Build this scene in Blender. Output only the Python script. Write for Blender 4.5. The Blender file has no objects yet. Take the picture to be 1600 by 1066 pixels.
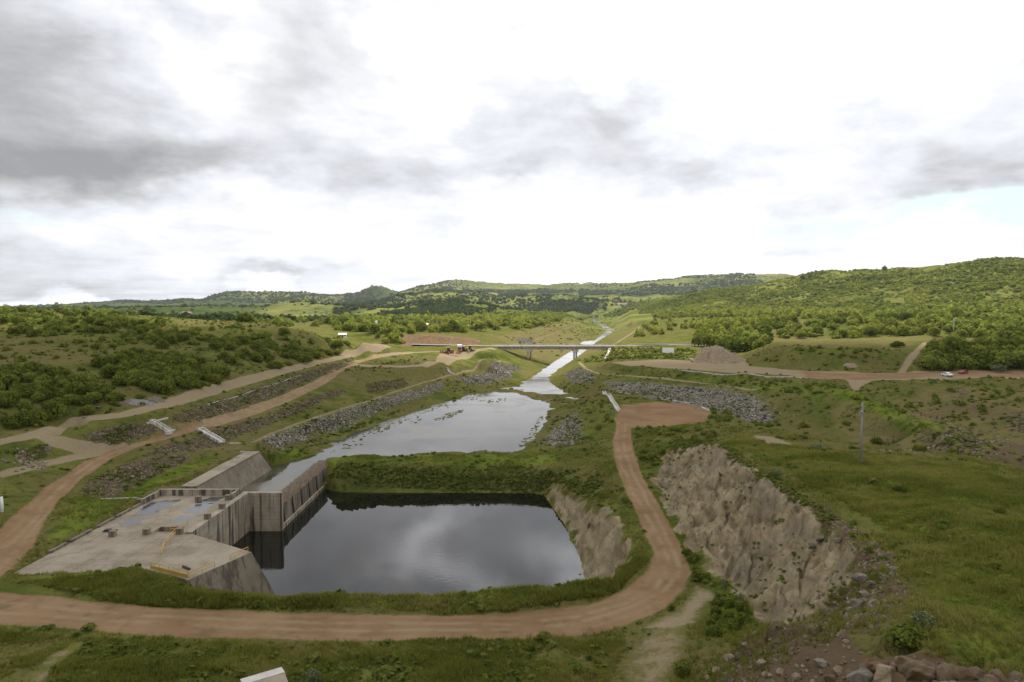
import bpy, bmesh, math, random
import numpy as np
from mathutils import Vector, Matrix
from mathutils.geometry import delaunay_2d_cdt
SC = bpy.context.scene
COL = SC.collection
R = math.radians
# ---------------------------------------------------------------- camera
CAMZ, F = 40.0, 1067.0
PITCH = math.atan(55 / 1067)
cam = bpy.data.objects.new('camera', bpy.data.cameras.new('camera'))
COL.objects.link(cam)
cam.location = (0, 0, CAMZ)
cam.rotation_euler = (math.pi / 2 - PITCH, 0, 0)
cam.data.sensor_width = 36
cam.data.lens = 36 * F / 1600
cam.data.clip_start = 0.5
cam.data.clip_end = 30000
SC.camera = cam
# ---------------------------------------------------------------- view, sun, sky
SC.view_settings.view_transform = 'Standard'
SC.view_settings.look = 'None'
SC.view_settings.exposure = 0.55
SC.view_settings.gamma = 1.0
SC.view_settings.use_curve_mapping = False
SUN_EL, SUN_AZ = 42.0, 12.0            # ahead of the viewer, a little to the right
SUN_STRENGTH, SKY_STRENGTH = 5.0, 0.11
sl = bpy.data.lights.new('sun', 'SUN')
sl.energy = SUN_STRENGTH
sl.angle = R(0.9)
sl.color = (1.0, 0.94, 0.84)
sun = bpy.data.objects.new('sun', sl)
COL.objects.link(sun)
sdir = Vector((math.sin(R(SUN_AZ)) * math.cos(R(SUN_EL)), math.cos(R(SUN_AZ)) * math.cos(R(SUN_EL)), math.sin(R(SUN_EL))))
sun.rotation_euler = sdir.to_track_quat('Z', 'Y').to_euler()
sun.location = (0, 0, 900)


class NT:
    """small helper for building node trees"""
    def __init__(s, tree):
        s.t = tree; s.n = tree.nodes; s.l = tree.links

    def add(s, kind, **kw):
        n = s.n.new(kind)
        for k, v in kw.items():
            setattr(n, k, v)
        return n

    def put(s, sock, v):
        if hasattr(v, 'is_output') or isinstance(v, bpy.types.NodeSocket):
            s.l.new(v, sock)
        else:
            sock.default_value = v

    def m(s, op, a, b=0.0, c=None, clamp=False):
        n = s.add('ShaderNodeMath', operation=op, use_clamp=clamp)
        s.put(n.inputs[0], a); s.put(n.inputs[1], b)
        if c is not None:
            s.put(n.inputs[2], c)
        return n.outputs[0]

    def vm(s, op, a, b=(0, 0, 0), scale=None):
        n = s.add('ShaderNodeVectorMath', operation=op)
        s.put(n.inputs[0], a); s.put(n.inputs[1], b)
        if scale is not None:
            s.put(n.inputs['Scale'], scale)
        return n.outputs[0]

    def noise(s, vec, scale, detail=4, rough=0.55, dist=0.0, out=0):
        n = s.add('ShaderNodeTexNoise')
        s.put(n.inputs['Vector'], vec)
        n.inputs['Scale'].default_value = scale
        n.inputs['Detail'].default_value = detail
        n.inputs['Roughness'].default_value = rough
        n.inputs['Distortion'].default_value = dist
        return n.outputs[out]

    def voro(s, vec, scale, feature='F1', out='Distance', rnd=1.0):
        n = s.add('ShaderNodeTexVoronoi', feature=feature)
        s.put(n.inputs['Vector'], vec)
        n.inputs['Scale'].default_value = scale
        n.inputs['Randomness'].default_value = rnd
        return n.outputs[out]

    def sstep(s, x, lo, hi, a=0.0, b=1.0):
        n = s.add('ShaderNodeMapRange', interpolation_type='SMOOTHSTEP')
        s.put(n.inputs[0], x)
        n.inputs[1].default_value = lo; n.inputs[2].default_value = hi
        n.inputs[3].default_value = a; n.inputs[4].default_value = b
        return n.outputs[0]

    def mix(s, f, a, b):
        n = s.add('ShaderNodeMix', data_type='RGBA')
        s.put(n.inputs[0], f)
        for k, v in ((6, a), (7, b)):
            if isinstance(v, tuple) and len(v) == 3:
                v = (*v, 1)
            s.put(n.inputs[k], v)
        return n.outputs[2]

    def ramp(s, x, stops):
        n = s.add('ShaderNodeValToRGB')
        s.put(n.inputs[0], x)
        e = n.color_ramp.elements
        while len(e) < len(stops):
            e.new(0.5)
        for k, (p, c) in enumerate(stops):
            e[k].position = p; e[k].color = (*c, 1)
        return n.outputs[0]

    def mapping(s, vec, scale=(1, 1, 1), rot=(0, 0, 0), loc=(0, 0, 0)):
        n = s.add('ShaderNodeMapping')
        s.put(n.inputs[0], vec)
        n.inputs[1].default_value = loc; n.inputs[2].default_value = rot; n.inputs[3].default_value = scale
        return n.outputs[0]


def build_world():
    w = bpy.data.worlds.new('World')
    SC.world = w
    w.use_nodes = True
    t = NT(w.node_tree)
    t.n.clear()
    sky = t.add('ShaderNodeTexSky', sky_type='NISHITA')
    sky.sun_disc = False
    sky.sun_elevation = R(SUN_EL); sky.sun_rotation = R(SUN_AZ)
    sky.air_density = 1.0; sky.dust_density = 1.5
    d = t.add('ShaderNodeTexCoord').outputs['Generated']
    sep = t.add('ShaderNodeSeparateXYZ'); t.put(sep.inputs[0], d)
    X, Y, Z = sep.outputs
    az = t.m('ARCTAN2', X, Y)
    el = t.m('ARCSINE', Z)
    # clouds as seen on a flat deck overhead: direction divided by height
    zz = t.m('MAXIMUM', t.m('ADD', Z, 0.06), 0.03)
    cv = t.add('ShaderNodeCombineXYZ')
    t.put(cv.inputs[0], t.m('DIVIDE', X, zz)); t.put(cv.inputs[1], t.m('DIVIDE', Y, zz)); cv.inputs[2].default_value = 3.7
    deck = cv.outputs[0]
    n_big = t.noise(deck, 0.42, 5, 0.55, 0.5)
    n_fine = t.noise(deck, 1.1, 6, 0.6, 0.4)
    # ragged outlines of the separate clouds
    ae = t.add('ShaderNodeCombineXYZ'); t.put(ae.inputs[0], az); t.put(ae.inputs[1], t.m('MULTIPLY', el, 1.9)); ae.inputs[2].default_value = 0.4
    AE = ae.outputs[0]
    wa = t.m('SUBTRACT', t.noise(AE, 5.0, 5, 0.55), 0.5)
    wb = t.m('SUBTRACT', t.noise(t.vm('ADD', AE, (7.3, 2.1, 5.5)), 6.0, 5, 0.55), 0.5)
    az2 = t.m('ADD', az, t.m('MULTIPLY', wa, 0.36))
    el2 = t.m('ADD', el, t.m('MULTIPLY', wb, 0.15))

    def blob(px, py, sx, sy, wgt, sharp=None):
        a0 = math.atan((px - 800) / F)
        e0 = math.atan((478 - py) / F * math.cos(a0))
        da = t.m('DIVIDE', t.m('SUBTRACT', az2, a0), sx / F)
        de = t.m('DIVIDE', t.m('SUBTRACT', el2, e0), sy / F)
        q = t.m('ADD', t.m('MULTIPLY', da, da), t.m('MULTIPLY', de, de))
        if sharp:                      # flat underside: falls off fast below
            low = t.m('MAXIMUM', t.m('SUBTRACT', 0.0, de), 0.0)
            q = t.m('ADD', q, t.m('MULTIPLY', t.m('MULTIPLY', low, low), sharp))
        return t.m('MULTIPLY', t.m('POWER', 2.718, t.m('MULTIPLY', q, -1.0)), wgt)

    dark = None
    for b in [(10, 110, 220, 170, .62), (110, 262, 250, 62, .40, 4), (-30, 290, 200, 60, .22, 5), (400, 285, 170, 46, .26, 4),
              (640, 266, 190, 46, .24, 6), (820, 272, 60, 40, .16, 4), (960, 180, 140, 110, .30), (1060, 275, 100, 50, .30, 6), (700, 60, 260, 60, .12), (780, 200, 200, 80, .12), (1330, 330, 160, 40, .10), (330, 100, 70, 70, -.22),
              (1520, 296, 190, 46, .36, 6), (1480, 205, 180, 80, .22), (1210, 240, 90, 40, .12), (180, 425, 330, 22, .26), (90, 442, 130, 12, .30, 3),
              (400, 434, 80, 11, .30, 3), (20, 398, 120, 22, .26), (720, 413, 60, 8, .22), (540, 413, 38, 8, .22), (1135, 393, 26, 7, .20),
              (1245, 395, 50, 8, .14), (660, 426, 110, 8, .12), (460, 398, 60, 14, .12), (330, 372, 90, 12, .07)]:
        v = blob(*b)
        dark = v if dark is None else t.m('ADD', dark, v)
    glow = None
    for b in [(690, 96, 42, 80, 1.0), (735, 30, 50, 40, .5), (895, 60, 45, 60, 1.4), (1000, 20, 90, 60, .4), (1250, 100, 300, 120, .3), (930, 420, 160, 60, .4), (560, 90, 40, 60, -.18), (450, 110, 60, 90, -.25)]:
        v = blob(*b)
        glow = v if glow is None else t.m('ADD', glow, v)
    glow = t.m('MAXIMUM', t.m('ADD', 1.0, glow), .5)
    # overall texture, stronger high up where the deck is near
    tex = t.m('MULTIPLY', t.m('SUBTRACT', n_big, 0.43), 0.6)
    tex = t.m('ADD', tex, t.m('MULTIPLY', t.m('SUBTRACT', n_fine, 0.48), 0.35))
    pa = t.noise(t.mapping(AE, (1, .85, 1)), 5.0, 6, .6, .3); pb = t.noise(t.mapping(AE, (1, 1.5, 1)), 17.0, 5, .62, .3)
    tex = t.m('ADD', tex, t.m('ADD', t.m('MULTIPLY', t.m('SUBTRACT', pa, .47), 1.35), t.m('MULTIPLY', t.m('SUBTRACT', pb, .48), .70)))
    tex = t.m('ADD', tex, .06)
    up = t.sstep(el, 0.0, 0.25, 0.62, 0.58)
    dark = t.m('ADD', t.m('MULTIPLY', dark, t.m('ADD', 0.72, t.m('MULTIPLY', n_fine, 0.56))), t.m('MULTIPLY', tex, up))
    # the deck overhead and behind is thicker
    over = t.sstep(el, 0.42, 0.75, 0.0, 0.12)
    dark = t.m('ADD', dark, over)
    dark = t.m('MINIMUM', t.m('MAXIMUM', t.m('SUBTRACT', t.m('MULTIPLY', dark, 1.0), 0.02), 0.0), 1.0)
    ccol = t.ramp(dark, [(0.0, (1.0, 1.0, 1.0)), (0.12, (0.91, 0.915, 0.95)), (0.35, (0.72, 0.735, 0.785)), (0.65, (0.47, 0.475, 0.49)), (1.0, (0.30, 0.305, 0.32))])
    ccol = t.vm('SCALE', ccol, scale=t.m('MULTIPLY', glow, 7.1))
    # blue gaps
    gap = None
    for b in [(1250, 360, 110, 12, 1.2), (1560, 332, 120, 18, 1.5), (1090, 345, 26, 16, .35), (60, 332, 60, 9, .5), (1010, 372, 120, 7, .25)]:
        v = blob(*b)
        gap = v if gap is None else t.m('ADD', gap, v)
    gap = t.m('MULTIPLY', gap, t.sstep(t.noise(AE, 14, 4, 0.6), 0.35, 0.6), clamp=True)
    blue = t.vm('ADD', t.vm('SCALE', sky.outputs[0], scale=0.12), (4.4, 5.9, 6.2))
    col = t.mix(gap, ccol, blue)
    bg = t.add('ShaderNodeBackground')
    t.put(bg.inputs[0], col); bg.inputs[1].default_value = SKY_STRENGTH
    out = t.add('ShaderNodeOutputWorld')
    t.l.new(bg.outputs[0], out.inputs[0])


build_world()
# ---------------------------------------------------------------- sight lines of the photograph
FW = np.array([0, math.cos(PITCH), -math.sin(PITCH)]); UP = np.array([0, math.sin(PITCH), math.cos(PITCH)])


def ray(px, py):
    d = FW + UP * (-(py - 533) / F) + np.array([(px - 800) / F, 0, 0])
    return d / d[1]


def pz(px, py, z):
    d = ray(px, py)
    k = (z - CAMZ) / d[2]
    return (d[0] * k, k, z)


def pd(px, py, D):
    d = ray(px, py)
    return (d[0] * D, D, CAMZ + d[2] * D)


# ---------------------------------------------------------------- noise in numpy
def _hash(ix, iy, seed):
    h = (ix.astype(np.int64) * 374761393 + iy.astype(np.int64) * 668265263 + seed * 1442695041) & 0xFFFFFFFF
    h = ((h ^ (h >> 13)) * 1274126177) & 0xFFFFFFFF
    h = h ^ (h >> 16)
    return (h & 0xFFFFFF) / float(0xFFFFFF)


def vnoise(x, y, seed=0):
    ix = np.floor(x); iy = np.floor(y)
    fx = x - ix; fy = y - iy
    fx = fx * fx * fx * (fx * (fx * 6 - 15) + 10); fy = fy * fy * fy * (fy * (fy * 6 - 15) + 10)
    a = _hash(ix, iy, seed); b = _hash(ix + 1, iy, seed); c = _hash(ix, iy + 1, seed); d = _hash(ix + 1, iy + 1, seed)
    return (a + (b - a) * fx) * (1 - fy) + (c + (d - c) * fx) * fy - 0.5


def fbm(x, y, octv=4, seed=0, gain=0.5):
    s = 0; amp = 1.0; tot = 0
    for k in range(octv):
        c, q = math.cos(0.7 * k), math.sin(0.7 * k)
        s = s + amp * vnoise((x * c - y * q) * 2 ** k, (x * q + y * c) * 2 ** k, seed + k)
        tot += amp; amp *= gain
    return s / tot * 2


def sm(x, a, b):
    t = np.clip((x - a) / (b - a), 0, 1)
    return t * t * (3 - 2 * t)
# ---------------------------------------------------------------- terrain: survey lines -> triangulation -> dense sheet
PTS = []


def line(pts, z=None, D=None, dense=True):
    """survey line through the photograph's pixels at known heights (px,py,z) or distances"""
    w = []
    for p in pts:
        if D is not None:
            Dp = p[2] if len(p) > 2 else D
            w.append(pd(p[0], p[1] if Dp < 3300 else 451.5 + (p[1] - 451.5) * 1.45, Dp))
        else:
            w.append(pz(p[0], p[1], p[2] if len(p) > 2 else z))
    wline(w, dense)
    return w


def wline(w, dense=True):
    for a, b in zip(w[:-1], w[1:]):
        L = math.dist(a[:2], b[:2])
        Dm = max(30, min(math.hypot(*a[:2]), math.hypot(*b[:2])))
        n = max(1, int(L / max(1.2, Dm * 0.014))) if dense else 1
        for k in range(n):
            f = k / n
            PTS.append([a[i] + (b[i] - a[i]) * f for i in range(3)])
    PTS.append(list(w[-1]))


def spots(*p):
    for q in p:
        PTS.append(list(q))


# lower dirt road and the track round the pool
line([(-60, 905, 8), (0, 870, 8), (30, 850, 8), (80, 788, 8.3), (120, 745, 8.6), (150, 722, 9), (180, 704, 9.5), (270, 679, 11), (330, 660, 11.6),
      (400, 638, 12), (450, 619, 12.4), (500, 597, 13), (530, 577, 13.5), (560, 564, 14), (590, 557, 14.2), (640, 552, 14.4), (700, 549, 14.5), (760, 546, 14.6)])
line([(-60, 940, 8), (0, 952, 8), (200, 966, 8), (500, 978, 8), (800, 980, 8), (900, 969, 8), (980, 946, 8), (1030, 922, 8), (1050, 900, 8), (1050, 870, 8),
      (1025, 820, 8), (1000, 775, 8), (978, 730, 8), (966, 690, 8.4), (968, 668, 9)])
line([(-60, 915, 8), (0, 922, 8), (200, 944, 8), (400, 954, 8), (600, 961, 8), (800, 959, 8), (920, 945, 8), (980, 920, 8), (1014, 890, 8), (1020, 862, 8), (1000, 815, 8), (975, 760, 8), (958, 720, 8), (955, 690, 8.5)])
line([(-60, 975, 8), (0, 978, 8), (130, 986, 8), (300, 996, 8), (500, 1002, 8), (800, 1003, 8), (900, 994, 8), (980, 976, 8), (1040, 950, 8), (1072, 920, 8), (1080, 895, 8), (1062, 850, 8), (1030, 790, 8), (1005, 745, 8), (990, 700, 8.5), (985, 670, 9)])
# red platform
line([(960, 650, 9), (975, 632, 9), (1030, 628, 9), (1085, 632, 9), (1112, 645, 9), (1100, 660, 9), (1040, 665, 9.2), (985, 668, 9)])
# berm between track and pool
line([(20, 908, 7.4), (110, 905, 8.2), (160, 898, 8.5), (205, 890, 8.8), (240, 902, 8.6), (290, 924, 8.8), (400, 936, 8.7), (520, 933, 8.8), (650, 930, 8.8), (780, 922, 8.8), (900, 917, 8.8), (950, 903, 8.6), (985, 880, 8.4), (998, 850, 8.2)])
# pool shores and bed
wline([(-31, 90, 0.3), (-20, 89, 0), (0, 88, 0), (12, 91, 0)])
line([(915, 918, 0), (905, 870, 0), (895, 840, 0), (880, 815, 0), (862, 790, 0), (850, 772, 0)])
line([(850, 771, 0), (760, 770, 0), (700, 770, 0), (600, 770, 0), (505, 768, 0)])
wline([(-33, 98, -3), (0, 97, -3), (4, 110, -3), (2, 138, -3), (-36, 140, -3), (-33, 98, -3)])
# rock lip right of the pool
line([(960, 905, 7.2), (985, 870, 7.5), (985, 848, 7.5), (965, 815, 7.3), (945, 795, 6.8), (905, 777, 4.2), (868, 757, 3.2)])
# embankment between the waters
line([(512, 737, 4.4), (600, 726, 4.6), (700, 725, 4.6), (800, 723, 4.6), (870, 727, 5.0), (920, 735, 6.5), (955, 750, 7.6)])
line([(516, 716, 4.7), (600, 714, 4.8), (700, 713, 4.8), (800, 710, 4.8), (880, 705, 6.0), (950, 700, 8)])
line([(520, 712, 3.9), (700, 709, 3.9), (800, 705, 3.9)])
line([(520, 700, 2.5), (700, 690, 2.5), (780, 690, 2.5)])
# upper water: left shore, spit, right shore, bed
WL = [(430, 722), (480, 721), (500, 705), (545, 682), (600, 660), (680, 634), (740, 616), (765, 611)]
line(WL, z=3.95)
line([(775, 606), (813, 606), (817, 598), (833, 589), (869, 564), (892, 550), (926, 535), (948, 519), (951.5, 516), (930, 506), (925, 502), (932, 497)], z=3.95)
line([(770, 608, 4.3), (800, 609.5, 4.5), (840, 616, 4.6), (870, 626, 4.6), (893, 634, 4.5)])
line([(800, 706), (815, 698), (835, 680), (850, 660), (854, 645), (862, 638)], z=3.95)
line([(900, 628), (908, 622), (883, 613), (860, 600), (857, 589), (879, 573), (911, 551), (931, 535), (956, 519), (960.5, 515), (949, 511), (933, 506), (929, 502), (935, 497)], z=3.95)
line([(560, 685), (700, 650), (780, 625), (820, 650), (760, 680), (600, 690), (560, 685)], z=2.4)
line([(835, 603), (880, 619), (838, 600), (845, 589), (874, 569), (901, 550.5), (928.5, 535)], z=2.6)
line([(952, 519), (956, 515.8), (939, 508.5), (928, 504)], z=2.0)
# left bank: shore meadow, riprap, bench, upper slopes
line([(400, 712, 6.0), (455, 700, 5.0), (520, 672, 5.0), (600, 645, 5.0), (680, 622, 5.0), (740, 607, 4.9), (790, 598, 4.8), (825, 584, 4.8)])
line([(395, 697, 8.2), (430, 680, 8.3), (500, 655, 8.4), (580, 629, 8.5), (640, 608, 8.5), (700, 590, 8.6), (745, 576, 8.6), (790, 567, 8.6), (812, 561, 8.6)])
line([(385, 690, 8.5), (425, 674, 8.5), (496, 649, 8.6), (577, 624, 8.7), (637, 604, 8.7), (698, 586, 8.8), (742, 573, 8.8), (786, 564, 8.8)])
line([(560, 580, 13.7), (600, 577, 13.9), (650, 574, 13.8), (690, 569, 13.6), (730, 563, 13.8), (762, 556, 14.2), (774, 549, 14.6)])
line([(590, 566, 14.2), (640, 562, 14.4), (700, 556, 14.5)])
# upper gravel road
UR = [(-60, 705, 14), (0, 690, 14), (60, 677, 14.2), (120, 664, 14.5), (190, 650, 15.3), (250, 635, 16), (320, 616, 16), (380, 599, 16), (440, 582, 16), (500, 566, 16), (550, 553, 16), (588, 543.5, 15.7), (604, 540, 15.5)]
line(UR)
line([(-60, 713, 13.9), (0, 698, 13.9), (60, 684, 14.0), (120, 671, 14.3), (190, 656, 15.1), (250, 641, 15.8), (320, 622, 15.8), (380, 604, 15.9), (440, 587, 15.9), (500, 570, 15.9), (550, 557, 15.8)])
line([(0, 742, 10.5), (60, 727, 10.3), (130, 712, 9.8)])
spots(pz(0, 800, 9.2), pz(-60, 830, 9), pz(40, 770, 9.2), pz(90, 692, 12.0), pz(60, 712, 11.5), pz(120, 690, 10.8))
# ground beside and under the concrete deck
wline([(-63, 82, 7.3), (-63.2, 100, 7.1), (-63.2, 118, 7.4), (-57.8, 120, 7.6), (-57.5, 148, 7.9), (-55, 152, 7.2)])
wline([(-61, 86, 6), (-61, 116, 6), (-50, 116, 6), (-50, 86, 6)])
line([(130, 765, 8.2), (180, 745, 8.6), (245, 725, 9.2), (300, 705, 9.6), (345, 697, 8.8)])
line([(190, 778, 7.6), (260, 745, 7.9), (320, 718, 8)])
# left hill
line([(-60, 694, 14.1), (0, 673, 14.5), (100, 655, 14.9), (200, 635, 16.4), (300, 610, 17.5), (400, 583, 17.6), (500, 556, 17.5), (560, 541, 17.2)])
line([(-60, 645, 19), (0, 640, 18.5), (150, 618, 18.6), (300, 590, 19), (400, 568, 19.5), (500, 546, 19.5)])
spots(pz(-100, 580, 24), pz(0, 580, 23), pz(200, 598, 20.5), pz(0, 530, 28.5), pz(0, 500, 33), pz(-150, 490, 36), pz(200, 550, 25.5), pz(200, 510, 31.5), pz(300, 560, 23), pz(300, 520, 28.5),
      pz(400, 540, 24.5), pz(500, 527, 25.5), pz(100, 560, 25), pz(100, 510, 31.2))
line([(-200, 486, 400), (0, 486, 400), (100, 486, 390), (200, 491, 350), (300, 498, 340), (400, 503, 335), (500, 513, 320), (560, 526, 345), (600, 537, 372)], D=0)
line([(-200, 492, 560), (0, 492, 560), (200, 498, 520), (400, 508, 480), (500, 514, 470)], D=0)
# road to the bridge and the brown cutting behind it
line([(600, 541.5, 15), (660, 541, 15.1), (720, 541, 15.2), (770, 541, 15.2)])
line([(625, 540.5, 15.2), (660, 539.5, 15.3), (700, 539, 15.3), (750, 538, 15.3)])
line([(632, 524, 441), (660, 523, 440), (700, 526, 440), (735, 530, 440), (750, 535, 440)], D=0)
# under the bridge
wline([(-14, 425, 15.0), (-9, 425, 14.2), (2, 418, 9.2), (8, 424, 8.6), (22, 424, 4.6)])
wline([(36, 424, 4.8), (50, 425, 9.5), (54, 424, 10), (62, 425, 14.6), (66, 425, 15)])
line([(960, 540, 15.2), (1010, 539.5, 15.2), (1090, 539, 15.2), (1160, 539, 15.4)])
# channel banks beyond the bridge
line([(790, 526, 14.6), (800, 524, 14.6), (850, 516, 14.6), (880, 508.5, 15.5), (905, 500, 17), (925, 494, 19)])
line([(822, 541, 9.2), (850, 533, 8.6), (890, 520, 7), (912, 511, 7)])
line([(975, 534, 14.6), (1000, 524, 14.8), (1010, 513, 16), (1002, 503, 18), (985, 498, 19), (965, 494, 19.5)])
line([(950, 536, 9), (980, 519, 9.5), (985, 510, 10.5)])
# right bank
line([(895, 600, 6.5), (920, 606, 7), (950, 612, 8), (1000, 622, 7), (1060, 630, 6.6), (1150, 650, 6.3), (1210, 655, 6.5)])
line([(905, 560, 9.4), (903, 570, 10), (925, 583, 10), (960, 588, 10), (1000, 591, 10), (1080, 600, 10), (1170, 611, 10)])
line([(915, 562, 10.2), (928, 575, 10.4), (960, 583, 10.3), (1000, 587, 10.3), (1080, 596, 10.3), (1175, 606, 10.3)])
line([(950, 566, 13.6), (1000, 573, 14), (1061, 578, 14), (1150, 584, 14), (1253, 591, 14), (1330, 597, 13.8), (1400, 594, 14), (1500, 590, 14), (1640, 592, 14)])
line([(965, 561, 14.2), (1050, 563, 14.4), (1160, 570, 14.2), (1250, 579, 14.2), (1330, 582, 14.2), (1420, 582, 14.3), (1500, 578, 14.4), (1640, 584, 14.6)])
spots(pz(1000, 552, 14.6), pz(1060, 552, 14.6), pz(1150, 558, 14.6))
# shore between pond and red platform
line([(884, 690, 5.6), (905, 665, 6.8), (925, 640, 8), (940, 622, 9)])
line([(945, 618, 9.4), (955, 635, 9.4), (958, 655, 9.1)])
# flat-topped mound
line([(1212, 541, 21.5), (1228, 543, 22.3), (1300, 546, 22.4), (1390, 548, 22.3), (1440, 547, 21.8), (1560, 545, 22)])
line([(1205, 536, 22), (1220, 530, 22.4), (1300, 529, 22.5), (1420, 529, 22.6), (1560, 527, 23)])
line([(1160, 566, 14.5), (1195, 575, 14.4), (1250, 578.5, 14.4), (1300, 580, 14.4), (1400, 580, 14.5)])
spots(pz(1190, 545, 16.5), pz(1420, 566, 18))
# gully and the hillside beyond it
wline([(70, 205, 6.2), (78, 170, 6.6), (82, 140, 7.2), (92, 118, 8), (110, 95, 10)])
spots(pz(1250, 620, 12.4))
line([(1310, 613, 14), (1400, 648, 13.4), (1500, 688, 12.8), (1600, 732, 12)])
line([(1290, 640, 9.9), (1350, 664, 9.2), (1430, 694, 8.4), (1510, 720, 7.8)])
line([(1420, 636, 11.8), (1520, 676, 10.8), (1620, 712, 10.2)])
line([(1440, 600, 14), (1520, 612, 13.6), (1560, 640, 14.2), (1640, 655, 14.6)])
# grassy height with the pole, and the rock cutting
line([(1000, 668, 9.6), (1060, 667, 10.5), (1130, 666, 12.6), (1200, 672, 14), (1280, 684, 15.5), (1350, 701, 16.4), (1430, 720, 16.9), (1500, 735, 17.2), (1600, 757, 17.6), (1750, 790, 18)])
line([(1045, 690, 10.6), (1075, 700, 12), (1105, 695, 14), (1140, 712, 14.8), (1180, 740, 15.5), (1220, 765, 16), (1260, 790, 16.5), (1300, 820, 17), (1330, 850, 17.3), (1370, 880, 17.7), (1395, 910, 18)])
line([(1012, 715, 8.6), (1032, 742, 8.2), (1040, 780, 8.2), (1060, 825, 8.1), (1080, 850, 8.1), (1100, 880, 8.2), (1140, 915, 8.5), (1180, 945, 9), (1210, 972, 9.5)])
spots(pz(1200, 700, 15), pz(1400, 760, 17.5), pz(1500, 820, 18.4), pz(1600, 900, 19.2), pz(1480, 940, 19.2), pz(1300, 720, 16.2), pz(1345, 722, 16.7), pz(1600, 820, 18.4))
line([(1210, 984, 11.2), (1250, 985, 13.6), (1300, 990, 16), (1350, 965, 17.4), (1400, 935, 18.2)])
line([(1090, 1066, 9.6), (1130, 1040, 10.4), (1165, 1010, 10.8), (1200, 988, 11)])
line([(1105, 1075, 11.4), (1150, 1045, 13), (1200, 1025, 14.6), (1260, 1020, 16.4), (1330, 1040, 17.6), (1400, 1030, 18.8), (1450, 1030, 19.2), (1520, 1046, 19.5), (1640, 1056, 19.8)])
# foreground meadow and foot of the dam
spots(pz(1000, 1000, 8.2), pz(1100, 960, 8.4), pz(1150, 990, 8.8), pz(1010, 1066, 8.6), pz(900, 1040, 8.5), pz(500, 1040, 8.8), pz(200, 1030, 8.9), pz(0, 1030, 9), pz(700, 1066, 8.9), pz(300, 1066, 9.2), pz(0, 1075, 9.4), pz(-200, 1040, 9.8))
wline([(-160, 45, 12.5), (-60, 46, 10.6), (0, 46, 9.8), (11, 46, 10)], True)
wline([(-160, 8, 34), (0, 7.5, 33.6), (14, 7.5, 33.6), (40, 7, 34.4), (70, 8, 36)], True)
wline([(-160, 20, 26), (0, 20, 25.4), (14, 20, 25.0), (30, 16, 29)], True)
wline([(18, 30, 18.5), (26, 33, 20.4), (38, 34, 21), (60, 40, 21.6)])
wline([(-200, -30, 38), (0, -30, 38), (200, -30, 40)], False)
wline([(-200, 2.2, 38), (0, 2.2, 37.6), (70, 2.2, 38.2)], True)
# beyond both edges of the picture
spots((-130, 100, 15.5), (-135, 62, 16), (-190, 60, 24), (-210, 120, 26), (-300, 200, 34), (-420, 330, 40), (-600, 500, 40), (110, 70, 20), (140, 100, 17), (150, 140, 13), (200, 190, 15), (230, 240, 16), (300, 270, 22), (160, 40, 26), (320, 150, 26), (420, 300, 34))
# plain and woods in the middle distance
spots(pd(560, 520, 500), pd(640, 518, 560), pd(720, 520, 520), pd(600, 504, 760), pd(500, 502, 900), pd(700, 504, 800), pd(800, 511, 700), pd(850, 500, 1050), pd(400, 502, 850), pd(200, 497, 900), pd(0, 494, 900), pd(-200, 490, 900),
      pd(660, 497, 1150), pd(760, 497, 1200), pd(820, 495, 1500), pd(880, 494, 1800), pd(1080, 515, 560), pd(1200, 505, 560), pd(1400, 512, 470), pd(1500, 520, 400), pd(1600, 520, 400), pd(1750, 520, 400), pd(1500, 490, 700), pd(1600, 485, 700), pd(1800, 478, 700),
      pd(1300, 497, 700), pd(1150, 497, 800), pd(1050, 498, 900), pd(1340, 489, 850), pd(1200, 488, 1000), pd(1080, 489, 1150), pd(1000, 491, 1300), pd(960, 491, 1700))
# far hills, each a ridge
line([(-300, 474), (0, 475), (60, 473), (100, 471), (200, 466), (320, 463), (335, 458), (352, 455), (380, 453), (430, 458), (470, 461), (505, 458), (550, 455), (562, 451), (578, 447), (600, 450), (622, 457)], D=3600)
line([(622, 457, 4200), (645, 455, 4300), (670, 448, 4300), (695, 443, 4300), (712, 442, 4300), (740, 447, 4300), (765, 449, 4300), (830, 451, 4300), (855, 448, 4400), (880, 444, 4400), (905, 448, 4400)], D=0)
line([(908, 448.5), (918, 445), (926, 444), (940, 448), (955, 451)], D=6200)
line([(950, 452), (980, 447), (1010, 444), (1050, 441), (1080, 437), (1120, 436), (1160, 436), (1200, 434), (1240, 436), (1300, 440)], D=3800)
line([(-300, 480), (0, 482), (200, 482), (330, 476), (420, 480), (560, 482)], D=2500)
line([(400, 478, 1750), (420, 470, 1750), (450, 471, 1700), (475, 471, 1650), (500, 475, 1600), (530, 490, 1500)], D=0)
line([(520, 487, 1900), (560, 476, 2100), (600, 466, 2300), (650, 458, 2500), (700, 453, 2600), (740, 455, 2600), (790, 460, 2500), (840, 465, 2400)], D=0)
line([(610, 487), (650, 476), (680, 470), (705, 468), (740, 474), (775, 482), (800, 489)], D=1500)
line([(800, 482, 2100), (830, 470, 2200), (865, 460, 2300), (890, 457, 2300), (920, 460, 2300), (950, 468, 2300), (970, 476, 2200)], D=0)
line([(940, 460), (970, 458), (1000, 459), (1060, 460), (1100, 462)], D=3000)
line([(990, 480, 1900), (1010, 474, 1900), (1040, 466, 1800), (1070, 459, 1700), (1110, 451, 1600), (1150, 444, 1500), (1180, 440, 1450), (1240, 430, 1350), (1330, 425, 1300), (1400, 420, 1250), (1460, 416, 1200), (1500, 412, 1150), (1560, 405, 1100), (1600, 403, 1080), (1750, 398, 1050), (2000, 395, 1000)], D=0)
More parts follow.
